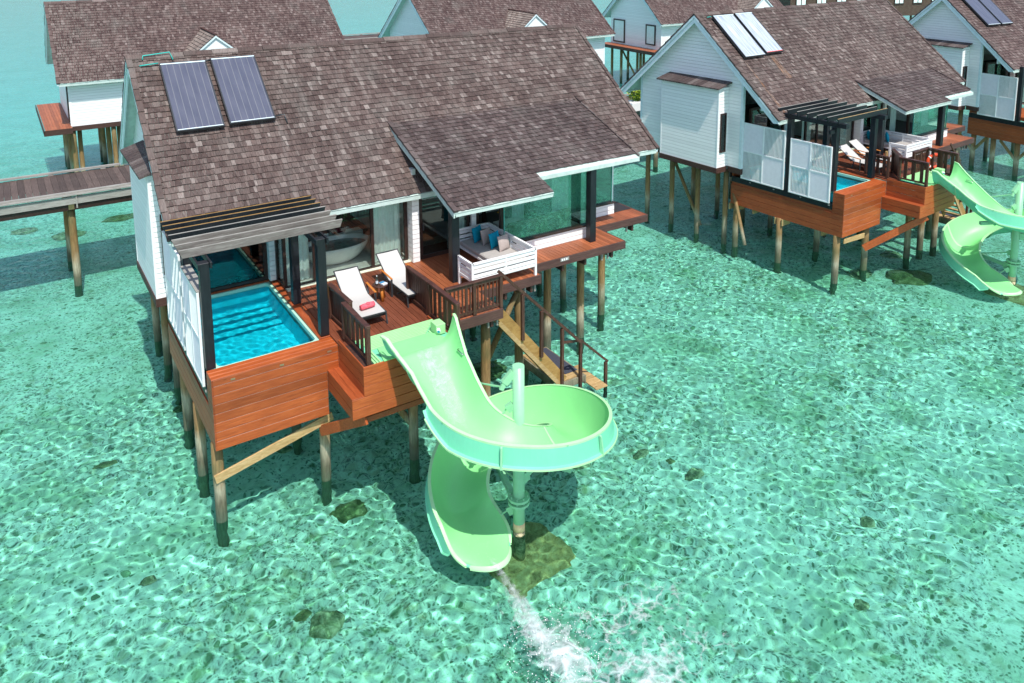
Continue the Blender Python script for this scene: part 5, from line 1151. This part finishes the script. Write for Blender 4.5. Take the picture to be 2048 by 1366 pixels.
for x in (-.42, .42): MB().box(x - .03, x + .03, -.25, .25, .02, .36).build('leg', 'white', lt)
fl = thing('flower_vase', 'vase of orange flowers on the white low table behind the corner glass', 'flowers', VA, None, (10.3, 4.0, .42)); MB().lathe([(0, 0), (.06, 0), (.08, .1), (.05, .2), (.06, .22)], n=20).build('vase', 'white', fl, smooth=True)
for _ in range(16):
    a = random.uniform(0, 6.3); r_ = random.uniform(.02, .17); h = random.uniform(.28, .46); MB().tube([(0, 0, .2), (r_ * cos(a), r_ * sin(a), h)], .005, 5).build('stem', 'leaf', fl)
    MB().lathe([(0, -.01), (.03, .0), (.035, .02), (0, .03)], (r_ * cos(a), r_ * sin(a), h), 8).build('flower_head', 'orange' if _ % 2 else 'yellow', fl, smooth=True)
yb_ = MB().box(3.20, 3.28, 1.38, 1.42, .55, .95).build('yellow_plate', 'yellow'); tag(yb_, 'yellow plate on the far end of the solid board rail by the pergola post', 'plate')
# lifebuoy
lb = thing('lifebuoy', 'orange lifebuoy with white rope hanging on the rail of the right villa', 'lifebuoy', VB @ Matrix.Translation((5.72, -.52, .46)) @ Matrix.Rotation(-.45, 4, 'Z') @ Matrix.Rotation(.08, 4, 'X'))
mb = MB(); R_, r_ = .29, .07; nu, nv = 40, 12; vs = [((R_ + r_ * cos(2 * pi * j / nv)) * cos(2 * pi * i / nu), r_ * .8 * sin(2 * pi * j / nv), (R_ + r_ * cos(2 * pi * j / nv)) * sin(2 * pi * i / nu)) for i in range(nu) for j in range(nv)]
mb.add(vs, [(i * nv + j, i * nv + (j + 1) % nv, ((i + 1) % nu) * nv + (j + 1) % nv, ((i + 1) % nu) * nv + j) for i in range(nu) for j in range(nv)]); recalc(mb.build('ring', 'orange', lb, smooth=True))
for k in range(4):
    a = k * pi / 2 + .78; c = (R_ * cos(a), 0, R_ * sin(a)); c2 = (R_ * cos(a + .16), 0, R_ * sin(a + .16)); MB().tube([c, c2], .073, 14).build('white_band', 'white', lb, smooth=True)
MB().tube([(.05 * sin(k * 1.7), .09 + .02 * cos(k), .25 - k * .035) for k in range(16)], .016, 6).build('rope', 'white', lb, smooth=True)
# loose things behind the right railing
bx_ = MB().box(5.8, 6.0, 1.6, 1.68, 0, .42).build('notice_board', 'newwood'); bx_.matrix_world = VB; tag(bx_, 'small pale wooden board standing beside the black porch post of the right villa', 'board')

# ------------------------------------------------------------------ back row of villas
def dormer(root, x, p, w_=5.0, proj=-1.3, mat='shingle_far'):
    # small gabled entrance roof on the front slope
    sl_ = (p['zr'] - p['ze']) / (p['yr'] - p['ye']); yf = p['ye'] + proj; zr_ = p['ze'] + 2.15; ze_ = p['ze'] + .12; yr_ = p['ye'] + (zr_ - .1 - p['ze']) / sl_; ye_ = p['ye'] + (ze_ - p['ze']) / sl_
    f = Vector((x, yf + .5, zr_)); bk_ = Vector((x - .05, yr_ + .45, zr_ + .12)); mb = MB()
    for s_ in (-1, 1):
        e0 = Vector((x + s_ * w_ / 2, yf + .5, ze_)); e1 = Vector((x + s_ * w_ / 2, ye_ + .1, ze_)); rows = 15
        for j in range(rows):
            t0, t1 = j / rows, (j + 1.08) / rows; m_ = 20
            for i in range(m_):
                u0, u1 = i / m_, (i + .95) / m_
                q = lambda u, t_: (e0.lerp(e1, u)).lerp(f.lerp(bk_, u), min(t_, 1)) + Vector((s_ * .03 * (1 - (t_ - t0) * rows), 0, .035 * (1 - (t_ - t0) * rows)))
                vs = [q(u0, t0), q(u1, t0), q(u1, t1), q(u0, t1)]; mb.add(vs + [vs[0] - Vector((0, 0, .03)), vs[1] - Vector((0, 0, .03))], [(0, 1, 2, 3) if s_ < 0 else (3, 2, 1, 0), (4, 5, 1, 0)])
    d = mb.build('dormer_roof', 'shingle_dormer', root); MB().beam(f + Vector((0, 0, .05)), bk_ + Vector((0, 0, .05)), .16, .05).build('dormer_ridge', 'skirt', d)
    MB().prism([(x - w_ / 2 + .1, yf + .60, ze_ - .05), (x + w_ / 2 - .1, yf + .60, ze_ - .05), (x, yf + .60, zr_ - .12)], (0, .08, 0)).build('dormer_gable', 'white', d); MB().box(x - w_ / 2 + .5, x + w_ / 2 - .5, yf + 1.0, yf + 1.75, -.1, ze_ - .06).build('dormer_wall', 'siding', d)
    MB().prism([(x - w_ / 2, yf + .5, ze_ - .02), (x, yf + .5, zr_ - .02), (x, yf + .5, zr_ - .14), (x - w_ / 2 + .12, yf + .5, ze_ - .02)], (0, .04, 0)).prism([(x + w_ / 2 - .12, yf + .5, ze_ - .02), (x, yf + .5, zr_ - .14), (x, yf + .5, zr_ - .02), (x + w_ / 2, yf + .5, ze_ - .02)], (0, .04, 0)).build_each('dormer_bargeboard', 'trim', d)
def back_villa(label, xf, dx, win=False, side_deck=True):
    p = dict(xl=-.4, xr=16.2, yr=7.6, zr=6.45, ye=2.9, ze=2.4, yb=12.1, zb=2.5)
    root = thing('overwater_villa', label, 'villa', xf, 'overwater villas standing on piles in the lagoon'); roof(root, p, 'shingle_far', expo=.21, porch=False)
    yf, yb = 3.5, 11.2; zat = lambda y: p['ze'] + (p['zr'] - p['ze']) / (p['yr'] - p['ye']) * (y - p['ye']) if y < p['yr'] else p['zb'] + (p['zr'] - p['zb']) / (p['yb'] - p['yr']) * (p['yb'] - y)
    mb = MB()
    for x in (.15, 15.5): mb.prism([(x, yf, -.1), (x, yb, -.1), (x, yb, zat(yb) - .12), (x, p['yr'], p['zr'] - .14), (x, yf, zat(yf) - .12)], (.1, 0, 0))
    mb.build_each('gable_wall', 'siding', root); MB().box(.25, 15.5, yf, yf + .1, -.1, zat(yf) - .14).box(.25, 15.5, yb - .1, yb, -.1, zat(yb) - .14).build_each('front_wall', 'siding', root)
    MB().box(.1, .24, yf - .02, yf - .003, -.1, 2.6).box(15.5, 15.62, yf - .02, yf - .003, -.1, 2.6).build_each('corner_board', 'white', root)
    MB().box(.05, 15.6, yf - .03, yf + .1, -.36, -.1).box(.10, .2, yf + .1, yb, -.36, -.1).build('floor_skirt', 'skirt', root)
    if side_deck:
        mb = MB(); boards(mb, -1.15, .14, 2.9, 11.5, -.06); mb.build('side_deck', 'deck_orange', root); MB().box(-1.2, .14, 2.84, 2.88, -.36, -.06).box(-1.22, -1.18, 2.84, 11.5, -.36, -.06).build_each('deck_edge_board', 'skirt', root)
    wins = [(.115, 4.3, 5.7, .3, 2.2), (.115, 8.9, 10.7, .1, 2.35)] if win else [(.115, 3.75, 4.3, .1, 2.3)]
    for x, a, b_, z0, z1 in wins:
        f = MB().box(x - .05, x + .03, a, b_, z0, z0 + .12).box(x - .05, x + .03, a, b_, z1 - .12, z1).box(x - .05, x + .03, a, a + .13, z0 + .12, z1 - .12).box(x - .05, x + .03, b_ - .13, b_, z0 + .12, z1 - .12)
        fo = f.build('window', 'brownframe', root); MB().box(x - .015, x - .008, a + .07, b_ - .07, z0 + .07, z1 - .07).build('pane', 'curtain' if win else 'glass_dark', fo)
    for x in (.2, 2.2, 4.2, 6.5, 9., 11.5, 15.): 
        for y in (3.7, 6.5, 9.5, 11.): pile(root, x, y, -.36, .13)
    for x in (.2, 2.2): pile(root, x + .35, 4.4, -.36, .12)
    MB().tube([(.2, 9.5, -.5), (.2, 6.6, -3.6)], .09, 8).tube([(.2, 3.8, -.5), (.2, 6.4, -3.6)], .09, 8).build_each('brace', 'pile', root, smooth=True)
    dormer(root, dx, p); return root
VC = XF(0, -.39, 27.9); VD = XF(.052, 22.9, 28.4); VE = XF(-.06, 47.4, 32.6)
vc = back_villa('villa at the top left across the boardwalk with brown deck strip on its side', VC, 7.7)
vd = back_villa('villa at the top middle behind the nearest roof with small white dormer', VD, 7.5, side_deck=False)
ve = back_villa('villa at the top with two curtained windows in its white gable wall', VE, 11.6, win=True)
# brown timber building far behind
g = thing('timber_building', 'brown timber building with dark windows along the top edge of the picture', 'building', XF(-.25, 86, 52))
MB().box(0, 34, 0, 10, -.6, 5.2).build('wall', 'brownwall', g); MB().box(-.5, 34.5, -1, 11, 5.2, 5.5).build('roof', 'shingle_far', g)
for k in range(10):
    x = .8 + 3.3 * k; f = MB().box(x, x + 1.7, -.08, -.005, 1.0, 3.6).build('window', 'brownframe', g); MB().box(x + .15, x + .8, -.1, -.085, 1.2, 3.4).box(x + .95, x + 1.55, -.1, -.085, 1.2, 3.4).build('pane', 'curtain', f)
for k in range(9): pile(g, 1 + 4 * k, .5, -.6, .15)
j = MB()
for k in range(9): j.box(k * 1.1, k * 1.1 + .9, 0, 1.6, 0, .06 + .02 * (k % 3))
jo = j.build('roof_timbers', 'greywood'); jo.matrix_world = XF(.3, 58.5, 21.5) @ Matrix.Translation((0, 0, .2)); tag(jo, 'stack of weathered boards between two roofs at the top right', 'boards')

# ------------------------------------------------------------------ boardwalks
def walkway(xf, x0, x1, y0, y1, z, nm='boardwalk', pil=True, step=4.2, off=0.):
    root = thing(nm, None, None, xf); tag(root, kind='structure'); mb = MB(); boards(mb, x0, x1, y0, y1, z, bw=.24, gap=.008, jit=.006); mb.build('planks', 'boardwalk', root)
    MB().box(x0, x1, y0 - .05, y0 + .09, z + .06, z + .14).box(x0, x1, y1 - .09, y1 + .05, z + .06, z + .14).box(x0, x1, y0 - .18, y0 - .06, z + .02, z + .07).build_each('kerb_rail', 'greywood', root)
    mb = MB(); n = int((x1 - x0) / 2)
    for k in range(n): mb.box(x0 + k * 2, x0 + k * 2 + .2, y0, y0 + .08, z, z + .06); mb.box(x0 + k * 2, x0 + k * 2 + .2, y1 - .08, y1, z, z + .06)
    mb.build('kerb_block', 'greywood', root)
    MB().box(x0, x1, y0 - .1, y0 - .04, z - .34, z - .04).box(x0, x1, y1 + .04, y1 + .1, z - .34, z - .04).build_each('side_beam', 'greywood', root)
    MB().box(x0, x1, y0 - .02, y0 + .06, z - .60, z - .36).box(x0, x1, y1 - .2, y1 - .1, z - .6, z - .3).build_each('lower_beam', 'brownframe', root)
    if pil:
        x = x0 + off
        while x < x1:
            pile(root, x, y0 + .25, z - .3, .14); pile(root, x, y1 - .3, z - .3, .14); MB().box(x - .1, x + .1, y0 - .1, y1 + .1, z - .55, z - .35).build_each('cross_beam', 'pile', root); MB().box(x + .17, x + .22, y0 - .16, y0 - .11, z - .5, z - .05).build('joist_end', 'greywood', root); x += step
    return root
walkway(XF(.0, 0, 0), -30.0, 46.0, 17.1, 20.7, 0.0, off=28.55, step=5.2)
walkway(XF(.12, 0, 0), 40, 90, 14.5, 17.8, 0.0)
j2 = walkway(XF(.0, 0, 0), 22.0, 44.0, 60, 64, .0)
# white walled planter with shrub between the two front villas
pl = thing('planter', 'white planter box with yellow-green shrub on the boardwalk between two front villas', 'planter', XF(.05, 27.4, 16.9)); MB().box(-.3, 1.8, -.3, .5, .02, .55).build('planter_box', 'white', pl, bevel=.02)
mb = MB()
for _ in range(700):
    a, b2, r_ = random.uniform(0, 6.28), random.uniform(-1, 1), random.random() ** .4; c = Vector((.55 + r_ * .75 * cos(a) * sqrt(1 - b2 * b2), .1 + r_ * .45 * sin(a) * sqrt(1 - b2 * b2), 1.0 + r_ * .55 * b2)); u = Vector((random.uniform(-1, 1), random.uniform(-1, 1), random.uniform(-.4, 1))).normalized() * .09; v = u.cross(Vector((random.uniform(-1, 1), random.uniform(-1, 1), 1))).normalized() * .045
    mb.add([c - u, c + v, c + u, c - v], [(0, 1, 2, 3)])
mb.build('leaves', 'leaf', pl); MB().tube([(.55, .1, .5), (.5, .1, .9), (.7, .15, 1.2)], .03, 6).tube([(.5, .1, .8), (.1, .0, 1.2)], .02, 6).build('stem', 'pile', pl)

# ------------------------------------------------------------------ corals on the sea bed
def coral(x, y, rx, ry, h, label, mat='coral', seed=0):
    mb = MB(); n, m_ = 22, 10; vs = []
    for j in range(m_ + 1):
        ph = j / m_ * pi / 2
        for i in range(n):
            a = 2 * pi * i / n; k = 1 + .32 * mn.noise(Vector((cos(a) * 1.4 + seed, sin(a) * 1.4, j * .3))) + .16 * mn.noise(Vector((cos(a) * 5, sin(a) * 5 + seed, j * .9)))
            vs.append((rx * cos(ph) * cos(a) * k, ry * cos(ph) * sin(a) * k, h * sin(ph) * k))
    fs = [(j * n + i, j * n + (i + 1) % n, (j + 1) * n + (i + 1) % n, (j + 1) * n + i) for j in range(m_) for i in range(n)]; mb.add(vs, fs)
    o = mb.build('coral_rock', mat, smooth=True); o.location = (x, y, ZB - .02); o.cycles.is_caustics_receiver = True; tag(o, label, 'coral', 'coral rocks on the sea bed'); return o
CR = [(3.08, -.26, .42, .30, .22, 'coral', 'round tan coral rock in the sunlit water left of the slide exit'), (2.72, -.12, .2, .13, .1, 'coral', 'small tan coral piece just left of the round tan coral by the slide exit'), (-1.61, .1, .17, .12, .14, 'coral_dark', 'small dark ribbed coral alone in the pale water at lower left'),
      (1.35, -3.18, .36, .34, .2, 'coral_dark', 'large dark coral near the bottom edge left of the foam'), (.98, -2.7, .22, .15, .12, 'coral', 'tan ring-like coral touching the large dark coral near the bottom edge'), (11.28, -3.98, .34, .2, .18, 'coral_dark', 'dark coral in open water right of the slide loop'),
      (10.66, -2.58, .3, .18, .14, 'coral_dark', 'dark coral close to the right edge of the slide loop'), (11.12, -3.3, .13, .1, .1, 'coral', 'small brown coral above the dark coral right of the slide loop'), (27.8, -.1, 1.1, .7, .3, 'coral', 'wide tan coral mound in front of the right villa slide'), (13.57, -7.59, .2, .16, .14, 'coral_dark', 'small black coral at lower right in open water'),
      (11.2, -9.1, .2, .14, .1, 'coral_dark', 'dark coral lump near the bottom edge right of the foam'), (2.4, 3.07, .25, .2, .15, 'coral_dark', 'dark coral in the shade under the plunge pool'), (-3.0, 27, .6, .5, .25, 'coral_dark', 'left dark coral below the boardwalk'), (-1.2, 25.2, .75, .6, .25, 'coral_dark', 'middle dark coral below the boardwalk left of its pile'),
      (1.3, 26.5, .8, .5, .35, 'coral', 'tan coral below the boardwalk right of its pile'), (2.9, 21.5, .5, .4, .2, 'coral_dark', 'coral right of the foot of the boardwalk pile'), (9.3, -.9, .4, .3, .15, 'coral', 'coral beside the slide loop under the stairs'), (9.2, 3.5, .8, .6, .25, 'coral', 'broad coral patch under the stair landing'), (6.9, 1.6, .6, .5, .2, 'coral', 'coral patch under the nearest deck edge'),
      (9.0, -1.9, .5, .3, .16, 'coral_dark', 'dark coral just under the right side of the slide loop'), (10.0, .3, .5, .3, .2, 'coral_dark', 'dark coral at the foot of the stairs'), (.4, 6.8, .3, .2, .15, 'coral', 'tan coral left of the nearest pool piles'), (-1.9, 5.1, .34, .14, .1, 'coral', 'long low coral in pale water left of the nearest front pile'), (26.5, 1.3, .6, .4, .2, 'coral_dark', 'dark coral behind the wide tan coral mound'), (29.5, 1.8, .5, .4, .2, 'coral_dark', 'dark coral in the shade under the right villa slide')]
for i, (x, y, rx, ry, h, mt_, lab) in enumerate(CR): coral(x, y, rx, ry, h, lab, mt_, i * 3.7)
mb = MB()
for _ in range(10500):
    x = random.uniform(-10, 34); y = random.uniform(-11, 26)
    if mn.noise(Vector((x * .25, y * .25, 7))) < random.uniform(-.45, .25): continue
    s_ = random.uniform(.02, .075) * (1.7 if random.random() < .08 else 1); z = ZB + .16 * mn.noise(Vector((x * .35, y * .35, 0))) + .07 * mn.noise(Vector((x * 1.1, y * 1.1, 3)))
    n = 7; vs = [(x + s_ * random.uniform(.7, 1.2) * cos(2 * pi * k / n), y + s_ * .8 * random.uniform(.7, 1.2) * sin(2 * pi * k / n), z - .01) for k in range(n)]; vs += [(x + (v[0] - x) * .6, y + (v[1] - y) * .6, z + s_ * random.uniform(.3, .6)) for v in vs]
    mb.add(vs, [(k, (k + 1) % n, n + (k + 1) % n, n + k) for k in range(n)] + [tuple(range(n, 2 * n))])
t = NT('rubble'); r = t.island(); c = t.ramp(r, [(0., (.12, .18, .11)), (.4, (.22, .30, .18)), (.7, (.38, .42, .28)), (.9, (.62, .60, .5)), (1., (.75, .72, .62))]); t.pbsdf(c, .95, .05); M['rubble'] = t.m
o = mb.build('coral_rubble', 'rubble', smooth=True); o.cycles.is_caustics_receiver = True; tag(o, 'loose coral rubble scattered over the sandy sea bed', 'rubble', kind='stuff')
bpy.context.view_layer.update()
